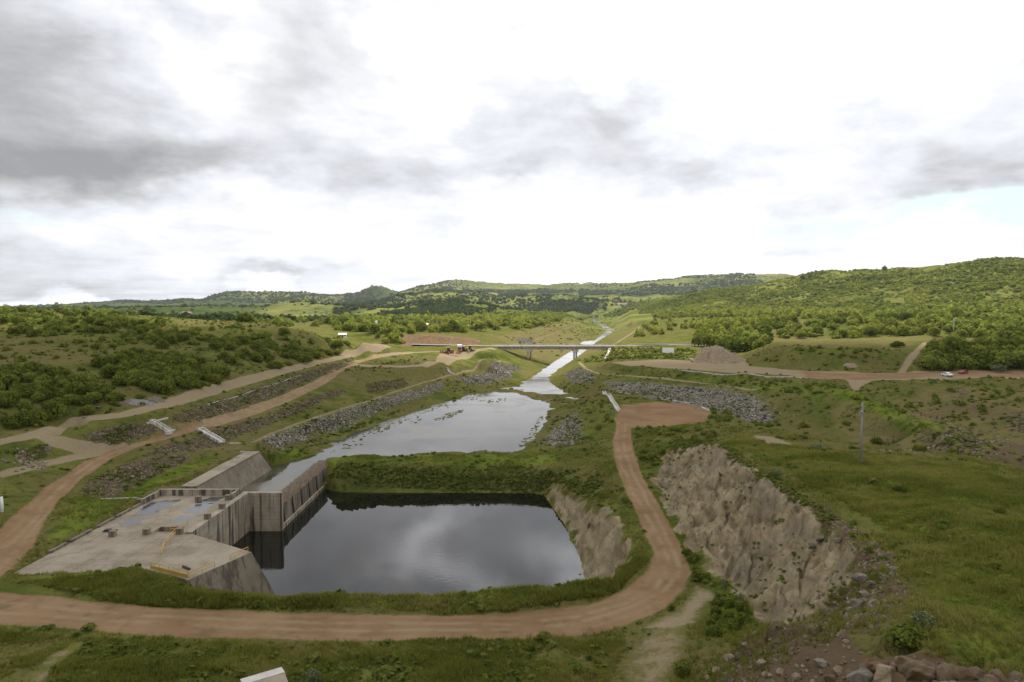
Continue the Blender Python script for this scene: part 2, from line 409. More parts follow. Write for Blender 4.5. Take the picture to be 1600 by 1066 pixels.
spots(pd(1250, 455, 1150), pd(1400, 448, 1050), pd(1500, 450, 950), pd(1600, 445, 880), pd(1300, 470, 1000), pd(1450, 470, 880), pd(1600, 468, 780), pd(1150, 470, 1250), pd(1420, 437, 1120), pd(1530, 430, 1000), pd(1750, 455, 780))
spots(pd(300, 486, 2900), pd(500, 484, 2600), pd(640, 470, 3300), pd(760, 470, 3300), pd(900, 468, 3300), pd(560, 492, 1500), pd(480, 494, 1300), pd(560, 486, 2000), pd(800, 478, 2700), pd(930, 480, 1950), pd(700, 487, 1300), pd(450, 492, 1450))
for a in range(-80, 81, 8):
    s_, c_ = math.sin(R(a)), math.cos(R(a))
    spots((2.0 * s_, 2.0 * c_, 38.2), (7500 * s_, 7500 * c_, 10), (13000 * s_, 13000 * c_, -40))
for r_ in (30, 100, 300, 1000, 3000):
    zz_ = {30: 38, 100: 34, 300: 38, 1000: 50, 3000: 60}[r_]
    for a in (-80, -70, 66, 80):
        spots((r_ * math.sin(R(a)), r_ * math.cos(R(a)), zz_))

Q = 1.0                                     # mesh fineness
RR = [2.2]
while RR[-1] < 12500:
    r = RR[-1]
    RR.append(r * (1 + (0.05 if r < 40 else 0.0036 / Q if r < 420 else 0.0045 / Q if r < 1500 else 0.008 / Q)))
RR = np.array(RR)
TT = np.concatenate([np.arange(-76, -41, 0.7), np.arange(-41, 41, 0.075 / Q), np.arange(41, 76.5, 0.7)]) * math.pi / 180
NR, NTH = len(RR), len(TT)
UU = np.log(RR)
GR, GT = np.meshgrid(RR, TT, indexing='ij')
GX, GY = GR * np.sin(GT), GR * np.cos(GT)


def build_heights():
    P = np.array(PTS)
    u = np.log(np.hypot(P[:, 0], P[:, 1])); th = np.arctan2(P[:, 0], P[:, 1])
    ok = (u > 0.5) & (abs(th) < R(82))
    P, u, th = P[ok], u[ok], th[ok]
    v, e, f, ov, oe, of = delaunay_2d_cdt([Vector((a, b)) for a, b in zip(u, th)], [], [], 0, 1e-5)
    z = np.array([np.mean([P[k][2] for k in o]) if o else 0 for o in ov])
    v = np.array([tuple(q) for q in v])
    H = np.full((NR, NTH), np.nan)
    for tri in f:
        a, b, c = tri[:3]
        pa, pb, pc = v[a], v[b], v[c]
        i0, i1 = np.searchsorted(UU, (min(pa[0], pb[0], pc[0]) - 1e-9, max(pa[0], pb[0], pc[0]) + 1e-9))
        j0, j1 = np.searchsorted(TT, (min(pa[1], pb[1], pc[1]) - 1e-9, max(pa[1], pb[1], pc[1]) + 1e-9))
        if i1 <= i0 or j1 <= j0:
            continue
        d = (pb[1] - pc[1]) * (pa[0] - pc[0]) + (pc[0] - pb[0]) * (pa[1] - pc[1])
        if abs(d) < 1e-14:
            continue
        gu = UU[i0:i1, None]; gt = TT[None, j0:j1]
        l0 = ((pb[1] - pc[1]) * (gu - pc[0]) + (pc[0] - pb[0]) * (gt - pc[1])) / d
        l1 = ((pc[1] - pa[1]) * (gu - pc[0]) + (pa[0] - pc[0]) * (gt - pc[1])) / d
        l2 = 1 - l0 - l1
        m = (l0 >= -1e-6) & (l1 >= -1e-6) & (l2 >= -1e-6)
        sub = H[i0:i1, j0:j1]
        sub[m] = (l0 * z[a] + l1 * z[b] + l2 * z[c])[m]
    bad = np.isnan(H)
    if bad.any():
        H[bad] = 20.0
    return H


def blur(H, n, axis):
    if n < 1:
        return H
    pad = [(0, 0), (0, 0)]; pad[axis] = (n + 1, n)
    c = np.cumsum(np.pad(H, pad, mode='edge'), axis=axis)
    if axis == 0:
        return (c[2 * n + 1:] - c[:-(2 * n + 1)]) / (2 * n + 1)
    return (c[:, 2 * n + 1:] - c[:, :-(2 * n + 1)]) / (2 * n + 1)


H0 = build_heights()


def smoothed(H, n, passes=3):
    for _ in range(passes):
        H = blur(blur(H, n, 0), int(n * 1.1), 1)
    return H


H = smoothed(H0, 1, 2)
Hm = smoothed(H0, 3, 2)
Hf = smoothed(H0, int(2 * Q), 2)
w1 = sm(GR, 170, 320) * (1 - sm(np.abs(GX - 30 - (GY - 420) * 0.12), 60, 10))
H = H * (1 - w1) + Hm * w1
w2 = sm(GR, 420, 1100)
H = H * (1 - w2) + Hf * w2


def inpoly(x, y, poly):
    poly = np.asarray(poly)[:, :2]
    x0, y0 = poly.min(0); x1, y1 = poly.max(0)
    res = np.zeros(x.shape, bool)
    m = (x >= x0) & (x <= x1) & (y >= y0) & (y <= y1)
    if not m.any():
        return res
    xs, ys = x[m], y[m]
    c = np.zeros(xs.shape, bool)
    px, py = poly[:, 0], poly[:, 1]
    for i in range(len(poly)):
        j = i - 1
        if py[i] == py[j]:
            continue
        cr = ((py[i] > ys) != (py[j] > ys)) & (xs < (px[j] - px[i]) * (ys - py[i]) / (py[j] - py[i]) + px[i])
        c ^= cr
    res[m] = c
    return res


# vertical walls stand in water: dig out in front of them
POOL_SIDE = [(-46.9, 98.2), (-47.1, 120.3), (-41.3, 120.3), (-41.3, 147.6), (-36, 144), (-28, 97), (-31, 91.5), (-32.6, 90.2), (-35.6, 91.4)]
m = inpoly(GX, GY, POOL_SIDE)
H[m] = np.minimum(H[m], -2.5)
CHAN = [(-55.6, 120.6), (-43.4, 120.6), (-43.2, 161), (-47, 163), (-53.2, 152.5), (-55.6, 149.6)]
m = inpoly(GX, GY, CHAN)
H[m] = np.minimum(H[m], 2.4)
DECK_AREA = [(-61.9, 82), (-61.9, 118.6), (-46.9, 118.6), (-46.9, 98.2), (-35.6, 90.6), (-39.6, 82), (-45.5, 84.0)]
m = inpoly(GX, GY, DECK_AREA)
H[m] = np.minimum(H[m], 6.2)
m = inpoly(GX, GY, [(-43.6, 119.5), (-41.0, 119.5), (-41.0, 154.5), (-44.2, 154.5)])
H[m] = np.minimum(H[m], 3.0)
WING_AREA = [(-59.2, 119.5), (-54.6, 119.5), (-52.8, 149.2), (-59.0, 149.2)]
m = inpoly(GX, GY, WING_AREA)
H[m] = np.minimum(H[m], 7.7)


# the canal keeps its bends far away
LB = [(869, 564), (892, 550), (926, 535), (948, 519), (951.5, 516), (930, 506), (925, 502), (930, 497)]
RB = [(933, 497), (929, 502), (933, 506), (949, 511), (960.5, 515), (956, 519), (931, 535), (911, 551), (879, 573)]
CANAL = [pz(p[0] - (2.2 if p[1] < 522 else 0), p[1], 4.0) for p in LB] + [pz(p[0] + (2.2 if p[1] < 522 else 0), p[1], 4.0) for p in RB]
m = inpoly(GX, GY, CANAL)
H[m] = np.minimum(H[m], 3.0)


lim = np.maximum(4.6, 39 - 36 * GY / 1440)
tq = GX / np.maximum(GY, 1)
wq = sm(tq, .080, .110) * (1 - sm(tq, .142, .178)) * sm(GY, 800, 1000) * (1 - sm(GY, 1600, 2300))
H = H * (1 - wq) + np.minimum(H, lim) * wq
H[inpoly(GX, GY, CANAL)] = np.minimum(H[inpoly(GX, GY, CANAL)], 3.0)


def hgrid(A, x, y):
    """bilinear look-up of a grid field at world positions"""
    u = np.interp(np.log(np.maximum(np.hypot(x, y), 2.3)), UU, np.arange(NR)); t = np.interp(np.arctan2(x, y), TT, np.arange(NTH))
    i = np.clip(u.astype(int), 0, NR - 2); j = np.clip(t.astype(int), 0, NTH - 2)
    fu, ft = u - i, t - j
    return (A[i, j] * (1 - ft) + A[i, j + 1] * ft) * (1 - fu) + (A[i + 1, j] * (1 - ft) + A[i + 1, j + 1] * ft) * fu


_MK = np.geomspace(30, 9000, 2600)


def G(px, py, Hs=None):
    """the ground point seen at a pixel of the photograph"""
    d = ray(px, py)
    x = d[0] * _MK; y = _MK; z = CAMZ + d[2] * _MK
    g = hgrid(H if Hs is None else Hs, x, y)
    k = np.nonzero(z <= g)[0]
    if len(k) == 0:
        k = len(_MK) - 1
        return (x[k], y[k], g[k])
    k = max(1, k[0])
    a, b = z[k - 1] - g[k - 1], g[k] - z[k]
    f = a / (a + b + 1e-9)
    D = _MK[k - 1] + (_MK[k] - _MK[k - 1]) * f
    return (d[0] * D, D, CAMZ + d[2] * D)


def GP(pts):
    return [G(*p) for p in pts]


def ground(x, y):
    return float(hgrid(H, np.array([x]), np.array([y]))[0])
# ---------------------------------------------------------------- what covers the ground (fields on the sheet)
MASK = {k: np.zeros(GX.shape, np.float32) for k in ('dirt', 'sand', 'riprap', 'rock', 'dry', 'lush_and_shade', 'brip', 'wood', 'soil')}


def seg_dist(x, y, poly, closed):
    d = np.full(x.shape, 1e9)
    n = len(poly)
    for i in range(n if closed else n - 1):
        ax, ay = poly[i][:2]; bx, by = poly[(i + 1) % n][:2]
        vx, vy = bx - ax, by - ay
        L = vx * vx + vy * vy + 1e-9
        t = np.clip(((x - ax) * vx + (y - ay) * vy) / L, 0, 1)
        d = np.minimum(d, np.hypot(x - ax - t * vx, y - ay - t * vy))
    return d


def near(poly, pad):
    p = np.array([q[:2] for q in poly])
    return (GX > p[:, 0].min() - pad) & (GX < p[:, 0].max() + pad) & (GY > p[:, 1].min() - pad) & (GY < p[:, 1].max() + pad)


def paint(name, pts, soft=1.0, val=1.0, world=False, erase=()):
    poly = pts if world else GP(pts)
    m = near(poly, soft * 2)
    x, y = GX[m], GY[m]
    d = seg_dist(x, y, poly, True)
    sd = np.where(inpoly(x, y, poly), d, -d)
    w = sm(sd, -soft, soft) * val
    MASK[name][m] = np.maximum(MASK[name][m], w)
    for e in erase:
        MASK[e][m] *= 1 - w


def stroke(name, pts, width, soft=0.7, val=1.0, erase=()):
    w_ = GP(pts)
    m = near(w_, width + soft * 2)
    d = seg_dist(GX[m], GY[m], w_, False)
    w = (1 - sm(d, width / 2 - soft, width / 2 + soft)) * val
    MASK[name][m] = np.maximum(MASK[name][m], w)
    for e in erase:
        MASK[e][m] *= 1 - w


# vegetation tints
paint('lush_and_shade', [(1120, 690), (1200, 690), (1400, 745), (1600, 780), (1700, 900), (1700, 1060), (1440, 1022), (1420, 950), (1440, 900), (1390, 830), (1310, 790), (1240, 740)], 4, .9)
paint('lush_and_shade', [(30, 912), (110, 900), (210, 888), (300, 925), (520, 932), (800, 920), (950, 902), (1000, 850), (1010, 880), (960, 925), (800, 955), (400, 950), (200, 942)], 1, .8)
paint('lush_and_shade', [(60, 858), (120, 780), (330, 712), (352, 706), (225, 772), (110, 835)], 1.2, .8)
paint('lush_and_shade', [(514, 716), (700, 711), (850, 706), (880, 712), (870, 724), (600, 724), (510, 734)], .8, .7)
paint('lush_and_shade', [(1090, 905), (1200, 965), (1150, 985), (1100, 1010), (1085, 1040), (1100, 975)], 1.5, .8)
paint('lush_and_shade', [(1030, 770), (1060, 830), (1100, 885), (1190, 958), (1120, 930), (1085, 890), (1050, 830)], 1.0, .9)
paint('lush_and_shade', [(100, 1000), (400, 1010), (900, 1008), (950, 1040), (900, 1090), (200, 1090)], 3, .45)
paint('lush_and_shade', [(400, 706), (460, 700), (480, 720), (430, 735)], 1, 1)
paint('dry', [(-80, 520), (60, 528), (170, 552), (150, 590), (90, 592), (-80, 585)], 8, .55)
paint('dry', [(385, 705), (500, 660), (640, 615), (800, 575), (790, 560), (700, 575), (560, 605), (560, 570), (380, 615), (240, 660), (130, 690), (240, 715)], 3, .52)
paint('dry', [(255, 500), (330, 498), (430, 512), (420, 524), (330, 512), (265, 510)], 8, .6)
paint('dry', [(-60, 690), (0, 674), (200, 640), (400, 588), (560, 545), (540, 560), (380, 598), (200, 648), (0, 684)], 2, .7)
paint('dry', [(1380, 625), (1500, 600), (1640, 615), (1640, 745), (1430, 714), (1330, 690), (1290, 645)], 6, .75)
paint('dry', [(500, 694), (600, 655), (700, 620), (780, 604), (745, 612), (600, 648), (520, 684)], 2, .8)
paint('dry', [(780, 606), (830, 612), (892, 632), (865, 632), (800, 614)], 1.5, .8)
paint('dry', [(800, 700), (840, 672), (862, 640), (890, 645), (850, 690)], 2, .6)
paint('dry', [(620, 562), (680, 556), (700, 562), (660, 568)], 2, .8)
paint('dry', [(1150, 520), (1430, 528), (1440, 545), (1230, 542)], 5, .6)
paint('dry', [(960, 540), (830, 560), (770, 525), (900, 502)], 6, .75)
paint('dry', [(960, 540), (1010, 525), (1005, 505), (965, 496), (940, 520)], 6, .6)
paint('dry', [(60, 1010), (300, 1010), (260, 1050), (60, 1080)], 3, .6)
paint('dry', [(-60, 990), (120, 995), (60, 1060), (-60, 1066)], 3, .7)
paint('dry', [(1000, 600), (1300, 620), (1290, 660), (1240, 655)], 5, .5)
paint('dry', [(900, 1005), (990, 990), (960, 1060), (880, 1060)], 2, .6)
paint('dry', [(415, 470), (470, 470), (535, 496), (420, 498)], 40, .6)
paint('dry', [(650, 498), (700, 488), (750, 490), (700, 497)], 40, .5)
HR = [(244, 1300), (302, 1150), (375, 1000), (430, 850), (525, 700), (700, 700), (1000, 1000), (810, 1090), (700, 1260), (640, 1350), (520, 1480), (430, 1650), (340, 1850)]
SHADE_RIDGES = [[(-80, 472), (200, 467), (352, 456), (470, 462), (420, 470), (410, 488), (200, 484), (-80, 484)], [(540, 456), (580, 448), (640, 456), (600, 472), (555, 486), (520, 488), (535, 470)],
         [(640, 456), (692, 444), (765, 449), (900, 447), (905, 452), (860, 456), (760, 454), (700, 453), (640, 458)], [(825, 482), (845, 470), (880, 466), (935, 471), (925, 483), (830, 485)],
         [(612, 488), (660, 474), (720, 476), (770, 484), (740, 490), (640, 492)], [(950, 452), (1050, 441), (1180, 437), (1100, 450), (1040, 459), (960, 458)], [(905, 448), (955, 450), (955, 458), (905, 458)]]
for p in SHADE_RIDGES:
    paint('lush_and_shade', [(q[0], q[1] + 4) for q in p], 25, .9)  # woodland tone that also paints cloud shade onto the far ridges
# stone
RIPRAP = [[(400, 691), (440, 677), (500, 653), (560, 635), (585, 629), (640, 611), (692, 597), (692, 606), (660, 618), (600, 640), (560, 656), (500, 681), (470, 691), (430, 700)],
          [(715, 592), (760, 578), (790, 568), (814, 573), (800, 590), (760, 601), (730, 602)],
          [(945, 597), (1000, 597), (1090, 605), (1170, 617), (1192, 630), (1216, 650), (1150, 652), (1090, 638), (1050, 629), (1000, 617), (960, 611)],
          [(880, 585), (905, 574), (930, 588), (925, 599), (895, 599)],
          [(852, 690), (880, 660), (895, 645), (907, 665), (905, 694), (870, 700)], [(806, 529), (832, 527), (842, 545), (822, 549)]]
for p in RIPRAP:
    paint('riprap', p, 2.6, .74)
BROWN = [[(130, 683), (160, 672), (235, 661), (252, 668), (235, 680), (190, 692), (150, 693)],
         [(262, 656), (380, 612), (480, 580), (545, 561), (555, 566), (520, 582), (450, 612), (380, 640), (300, 664)],
         [(215, 712), (280, 690), (340, 671), (420, 645), (520, 610), (545, 612), (480, 640), (400, 672), (360, 690), (300, 706), (240, 714)],
         [(122, 770), (150, 745), (190, 728), (250, 714), (297, 712), (290, 722), (240, 746), (190, 771), (150, 781)],
         [(28, 714), (60, 696), (80, 697), (70, 715), (40, 722)], [(570, 600), (630, 590), (640, 602), (600, 612), (575, 616)]]
for p in BROWN:
    paint('brip', p, 2.6, .80)
paint('brip', [(530, 745), (640, 740), (860, 735), (860, 765), (700, 764), (560, 762)], 1.2, .33)
for p in [[(1350, 680), (1400, 660), (1420, 690), (1370, 700)], [(1420, 690), (1500, 665), (1560, 690), (1540, 720), (1450, 716)], [(1480, 605), (1510, 600), (1520, 625), (1490, 625)], [(1545, 655), (1640, 640), (1640, 700), (1580, 690)]]:
    paint('brip', p, 3, .6)
ROCK = [[(862, 762), (900, 777), (945, 797), (966, 815), (984, 848), (985, 872), (958, 905), (912, 924), (905, 870), (895, 840), (878, 815), (858, 785)],
        [(1022, 742), (1045, 705), (1085, 695), (1110, 693), (1145, 712), (1185, 740), (1225, 765), (1262, 790), (1302, 818), (1335, 850), (1345, 900), (1300, 950), (1260, 985), (1212, 976), (1180, 948), (1140, 918), (1100, 884), (1075, 850), (1058, 825), (1040, 782)]]
for p in ROCK:
    paint('rock', p, 2.0)
SCREE = [(1255, 785), (1290, 790), (1330, 820), (1380, 850), (1430, 895), (1420, 940), (1370, 985), (1310, 1000), (1260, 990), (1290, 940), (1335, 900), (1325, 850)]
paint('soil', SCREE, 1.6, .95, erase=('lush_and_shade',))
paint('brip', SCREE, 1.5, .42)
OUTCROP = [(1085, 1070), (1130, 1038), (1165, 1003), (1210, 980), (1290, 985), (1330, 1000), (1360, 1030), (1440, 1022), (1520, 1042), (1700, 1050), (1700, 1100), (1085, 1100)]
paint('soil', OUTCROP, 0.9, 1, erase=('lush_and_shade',))
paint('brip', OUTCROP, 1, .40)
paint('soil', [(1400, 640), (1520, 625), (1640, 650), (1640, 700), (1560, 672), (1470, 655)], 3, .55)
paint('soil', [(1500, 708), (1600, 738), (1640, 750), (1640, 700), (1560, 690)], 2, .62)
paint('lush_and_shade', [(1290, 604), (1320, 606), (1420, 645), (1520, 684), (1640, 738), (1640, 752), (1500, 702), (1390, 655), (1300, 620)], 2, .8)
paint('dry', [(1290, 640), (1420, 680), (1520, 722), (1430, 714), (1320, 690)], 4, .8)
paint('lush_and_shade', [(1060, 582), (1250, 594), (1310, 602), (1290, 650), (1200, 612), (1080, 596)], 3, .55)
paint('lush_and_shade', [(1195, 572), (1230, 545), (1390, 549), (1420, 576)], 3, .45)
paint('soil', [(632, 523), (700, 525), (752, 533), (752, 540), (625, 541)], 1.5, 1)
paint('dirt', [(632, 523), (700, 525), (752, 533), (752, 540), (625, 541)], 1.5, .49)
RUT = np.zeros_like(GX)


def ruts(pts, gap=1.5):
    w_ = GP(pts)
    m = near(w_, 5)
    d = seg_dist(GX[m], GY[m], w_, False) + fbm(GX[m] / 9, GY[m] / 9, 2, 44) * .5
    RUT[m] = np.maximum(RUT[m], np.exp(-((d - gap / 2) / .34) ** 2) * 1.0 + np.exp(-((d - gap / 2 - 1.3) / .25) ** 2) * .5)


ROCK0 = MASK['rock'].copy()
MASK['rock'] = np.clip(MASK['rock'] + (fbm(GX / 4, GY / 4, 3, 141) * .9 + fbm(GX / 1.3, GY / 1.3, 2, 142) * .35) * 4 * MASK['rock'] * (1 - MASK['rock']), 0, 1).astype(np.float32)
# roads and bare ground
FAR_E = [(-80, 912), (0, 925), (200, 946), (400, 955), (600, 962), (800, 960), (920, 945), (980, 920), (1012, 893), (1022, 865), (1000, 815), (975, 760), (960, 720), (957, 690), (963, 665), (960, 650)]
NEAR_E = [(985, 668), (989, 700), (1004, 745), (1030, 790), (1062, 850), (1080, 895), (1070, 920), (1040, 950), (980, 976), (900, 994), (800, 1002), (500, 1002), (300, 996), (130, 985), (0, 976), (-80, 970)]
paint('dirt', FAR_E + NEAR_E, 0.9)
paint('dirt', [(-40, 940), (-40, 845), (0, 826), (38, 792), (71, 761), (101, 744), (132, 721), (177, 703), (210, 693), (253, 683), (317, 665), (342, 657), (348, 660), (279, 681), (215, 699), (177, 715), (152, 733), (122, 752), (94, 780), (68, 818), (51, 856), (22, 884), (0, 903), (-20, 940)], 0.9)
stroke('sand', [(330, 662), (400, 640), (450, 621), (500, 598), (530, 578), (560, 565), (592, 557)], 4.2, .6, .9)
stroke('dirt', [(250, 684), (330, 662), (400, 640), (450, 621), (500, 598), (530, 578), (560, 565), (592, 557)], 4.2, .6, .55)
stroke('sand', [(590, 557), (620, 553), (660, 550), (720, 549), (770, 545)], 4.5, 1)
stroke('sand', [(545, 569), (580, 572), (620, 573), (660, 571), (700, 562), (730, 554), (760, 549)], 6, 1.5)
paint('sand', [(690, 551), (760, 547), (740, 556), (700, 566), (670, 571)], 2, .8)
stroke('sand', [p[:2] for p in UR], 5.2, .6, .85)
stroke('sand', [(60, 680), (85, 688), (120, 698), (160, 704), (190, 702)], 4, .8, .9)
stroke('sand', [(-40, 752), (0, 742), (60, 728), (130, 713), (175, 704)], 2.4, .6, .9)
stroke('sand', [(395, 690), (430, 675), (500, 650), (580, 625), (640, 605), (700, 587), (745, 573), (790, 565)], 2.0, .9, .6)
stroke('sand', [(905, 567), (915, 576), (935, 584), (1000, 588), (1080, 597), (1180, 609)], 2.2, 1, .7)
paint('sand', [(955, 567), (1050, 562), (1110, 565), (1160, 571), (1250, 580), (1330, 582), (1420, 581), (1500, 577), (1700, 583), (1700, 592), (1500, 590), (1400, 594), (1330, 596), (1253, 590), (1150, 583), (1061, 577), (985, 572)], 1.0, .95)
paint('dirt', [(1250, 581), (1330, 583), (1420, 582), (1530, 578), (1700, 585), (1700, 590), (1500, 588), (1400, 592), (1330, 594), (1260, 590)], 1.2, .75)
paint('sand', [(1322, 595), (1365, 594), (1345, 604), (1338, 612), (1330, 606)], 1, .9)
stroke('sand', [(1405, 583), (1418, 568), (1432, 550), (1447, 535)], 2.6, .8, .7)
paint('dirt', [(960, 655), (973, 632), (1030, 628), (1085, 632), (1113, 645), (1100, 660), (1040, 666), (985, 668)], 2.6)
paint('sand', [(955, 1080), (960, 1020), (1000, 985), (1060, 955), (1088, 918), (1118, 930), (1090, 965), (1092, 1010), (1085, 1040), (1060, 1080)], 3.2, .9, erase=('lush_and_shade',))
MASK['sand'] *= np.where((GY < 66) & (np.abs(GX - 13) < 11), .60, 1).astype(np.float32)
paint('sand', [(20, 1080), (60, 1030), (110, 1000), (150, 1000), (100, 1045), (80, 1080)], 3, .6)
paint('sand', [(1170, 679), (1210, 683), (1245, 695), (1200, 696)], 1.5, .8)
paint('sand', [(1070, 560), (1100, 558), (1165, 563), (1175, 572), (1090, 566)], 2, .7)
paint('sand', [(1020, 895), (1050, 885), (1040, 925), (990, 940)], 1.5, .5)
stroke('sand', [(800, 542), (840, 530), (890, 512), (935, 497)], 3, 1.5, .5)
stroke('sand', [(945, 545), (965, 535), (985, 522), (1000, 510)], 4, 2, .7)
ruts([(-60, 940), (0, 950), (200, 966), (500, 979), (800, 980), (900, 969), (980, 946), (1030, 922), (1050, 898), (1050, 870), (1025, 820), (1000, 775), (978, 730), (968, 690), (972, 660)])
ruts([(-20, 890), (25, 850), (80, 790), (120, 745), (155, 720), (190, 704), (270, 680), (330, 661), (400, 640), (500, 598), (560, 565), (620, 553), (700, 549)])
ruts([(0, 690), (60, 677), (120, 665), (190, 650), (250, 635), (320, 616), (380, 599), (440, 582), (500, 566), (550, 553)])
ruts([(985, 569), (1100, 570), (1250, 585), (1330, 589), (1420, 587), (1500, 584), (1640, 588)])
MASK['brip'] *= 1 - np.maximum(MASK['dirt'], MASK['sand'])
MASK['rock'] *= 1 - MASK['dirt']
MASK['wood'] = (sm(GR, 650, 1300)).astype(np.float32)

# ---------------------------------------------------------------- relief
soft_ground = 1 - np.clip(MASK['dirt'] + MASK['sand'] * .8 + MASK['riprap'] * .5 + MASK['rock'], 0, 1)
near_w = 1 - sm(GR, 500, 1200)
water_safe = sm(H, 4.25, 5.4) + (GY < 118) * 1.0 + ((GY < 156) & (GX > -40.5)) * sm(H, .3, 1.2)
water_safe = np.clip(water_safe, 0, 1)
shore = np.exp(-((H - 4.0) / .55) ** 2) * (GY > 150) * (GY < 420)
H = H + shore * (fbm(GX / 7, GY / 7, 3, 8) * .42 + fbm(GX / 2.5, GY / 2.5, 2, 18) * .18)
d = fbm(GX / 9, GY / 9, 4, 3) * .55 + fbm(GX / 2.2, GY / 2.2, 3, 9) * .20
rough = sm(GX, 62, 80) * sm(GY, 110, 130) * (1 - sm(GY, 255, 275))
H = H + fbm(GX / 18, GY / 18, 4, 66) * 2.2 * rough * soft_ground
H = H + d * soft_ground * near_w * water_safe
H = H + (fbm(GX / 3, GY / 3, 3, 5) * .05 + fbm(GX / .9, GY / .9, 2, 6) * .03) * (MASK['dirt'] + MASK['sand'] * .7) * near_w
H = H + (fbm(GX / 1.6, GY / 1.6, 3, 15) * .38) * np.maximum(MASK['riprap'], MASK['brip'] * .8) * near_w
# rock faces weathered into ribs that run down the fall line
def blocks(x, y, sc, seed):
    """fractured rock: every cell a tilted block; returns height and closeness to the joints"""
    u, v = x / sc, y / sc
    iu, iv = np.floor(u), np.floor(v)
    best = np.full(x.shape, 9.0); sec = np.full(x.shape, 9.0); h = np.zeros(x.shape)
    for a in (-1, 0, 1):
        for b2 in (-1, 0, 1):
            cu, cv = iu + a, iv + b2
            pu = cu + _hash(cu, cv, seed); pv_ = cv + _hash(cu, cv, seed + 1)
            dd = np.hypot(u - pu, v - pv_)
            hh = (_hash(cu, cv, seed + 2) - .5) + (u - pu) * (_hash(cu, cv, seed + 3) - .5) * 1.6 + (v - pv_) * (_hash(cu, cv, seed + 4) - .5) * 1.6
            n_ = dd < best
            sec = np.where(n_, best, np.minimum(sec, dd)); h = np.where(n_, hh, h); best = np.where(n_, dd, best)
    return h * sc, sm(sec - best, .14, .0)


ax, ay = 0.62, 0.785
al = GX * ax + GY * ay; ac = -GX * ay + GY * ax
wob = fbm(GX / 6, GY / 6, 3, 30)
rib = 1 - np.abs(fbm(ac / 2.6 + wob * .9, al / 9, 4, 21, .55)) * 2
rib2 = 1 - np.abs(fbm(ac / .9 + wob, al / 4, 3, 41, .55)) * 2
lump = fbm(GX / 5.5, GY / 5.5, 4, 51)
RKE = sm(blur(blur(ROCK0, 6, 0), 6, 1), .40, 1.0)
rm = MASK['rock'] > .02
bx, by_ = (al + wob * 2.0)[rm] / 1.7, (ac + wob * 1.5)[rm]
k1, j1 = blocks(bx, by_, 2.6, 101); k2, j2 = blocks(bx * 1.2, by_, .95, 111)
blk = np.zeros_like(GX)
blk[rm] = k1 * .26 + k2 * .20 - j1 * .20 - j2 * .05
H = H + RKE * blk
H = H + RKE * ((rib - .5) * 1.05 + (rib2 - .5) * .25 + lump * 1.9 - .25) * sm(GX, 20, 27) + RKE * ((rib - .5) * .5 + lump * .5 + (rib2 - .5) * .15) * (1 - sm(GX, 20, 27))
oc = np.zeros_like(GX)
m = near(GP(OUTCROP[:-2]), 2)
oc[m] = inpoly(GX[m], GY[m], GP(OUTCROP[:-2]))
oc = blur(blur(oc, 3, 0), 3, 1)
om = oc > .01
blk2 = np.zeros_like(GX); blk2[om] = blocks(GX[om] / 1.2, GY[om], 1.5, 131)[0]
H = H + oc * ((1 - np.abs(fbm(GX / 2.2, GY / 2.2, 4, 71)) * 2 - .5) * .8 + blk2 * .4)
# far hills: gullies and spurs
hill = sm(GR, 650, 1050) * sm(H, 30, 58)
H = H - hill * (np.abs(fbm(GX / 420, GY / 420, 4, 81)) * 26 - 5) * sm(GR, 900, 2600) - hill * (np.abs(fbm(GX / 170, GY / 170, 4, 91)) * 22 - 4) + hill * fbm(GX / 60, GY / 60, 3, 92) * 3
H = H + sm(GR, 450, 900) * sm(H, 15, 19) * fbm(GX / 60, GY / 60, 3, 95) * 1.2
BF = np.clip(MASK['dirt'], 0, 1)

# ---------------------------------------------------------------- ground material


def new_mat(name):
    mt = bpy.data.materials.new(name)
    mt.use_nodes = True
    t = NT(mt.node_tree)
    t.n.clear()
    out = t.add('ShaderNodeOutputMaterial')
    b = t.add('ShaderNodeBsdfPrincipled')
    b.inputs['Specular IOR Level'].default_value = 0.25
    b.inputs['Roughness'].default_value = 0.9
    t.l.new(b.outputs[0], out.inputs[0])
    return mt, t, b


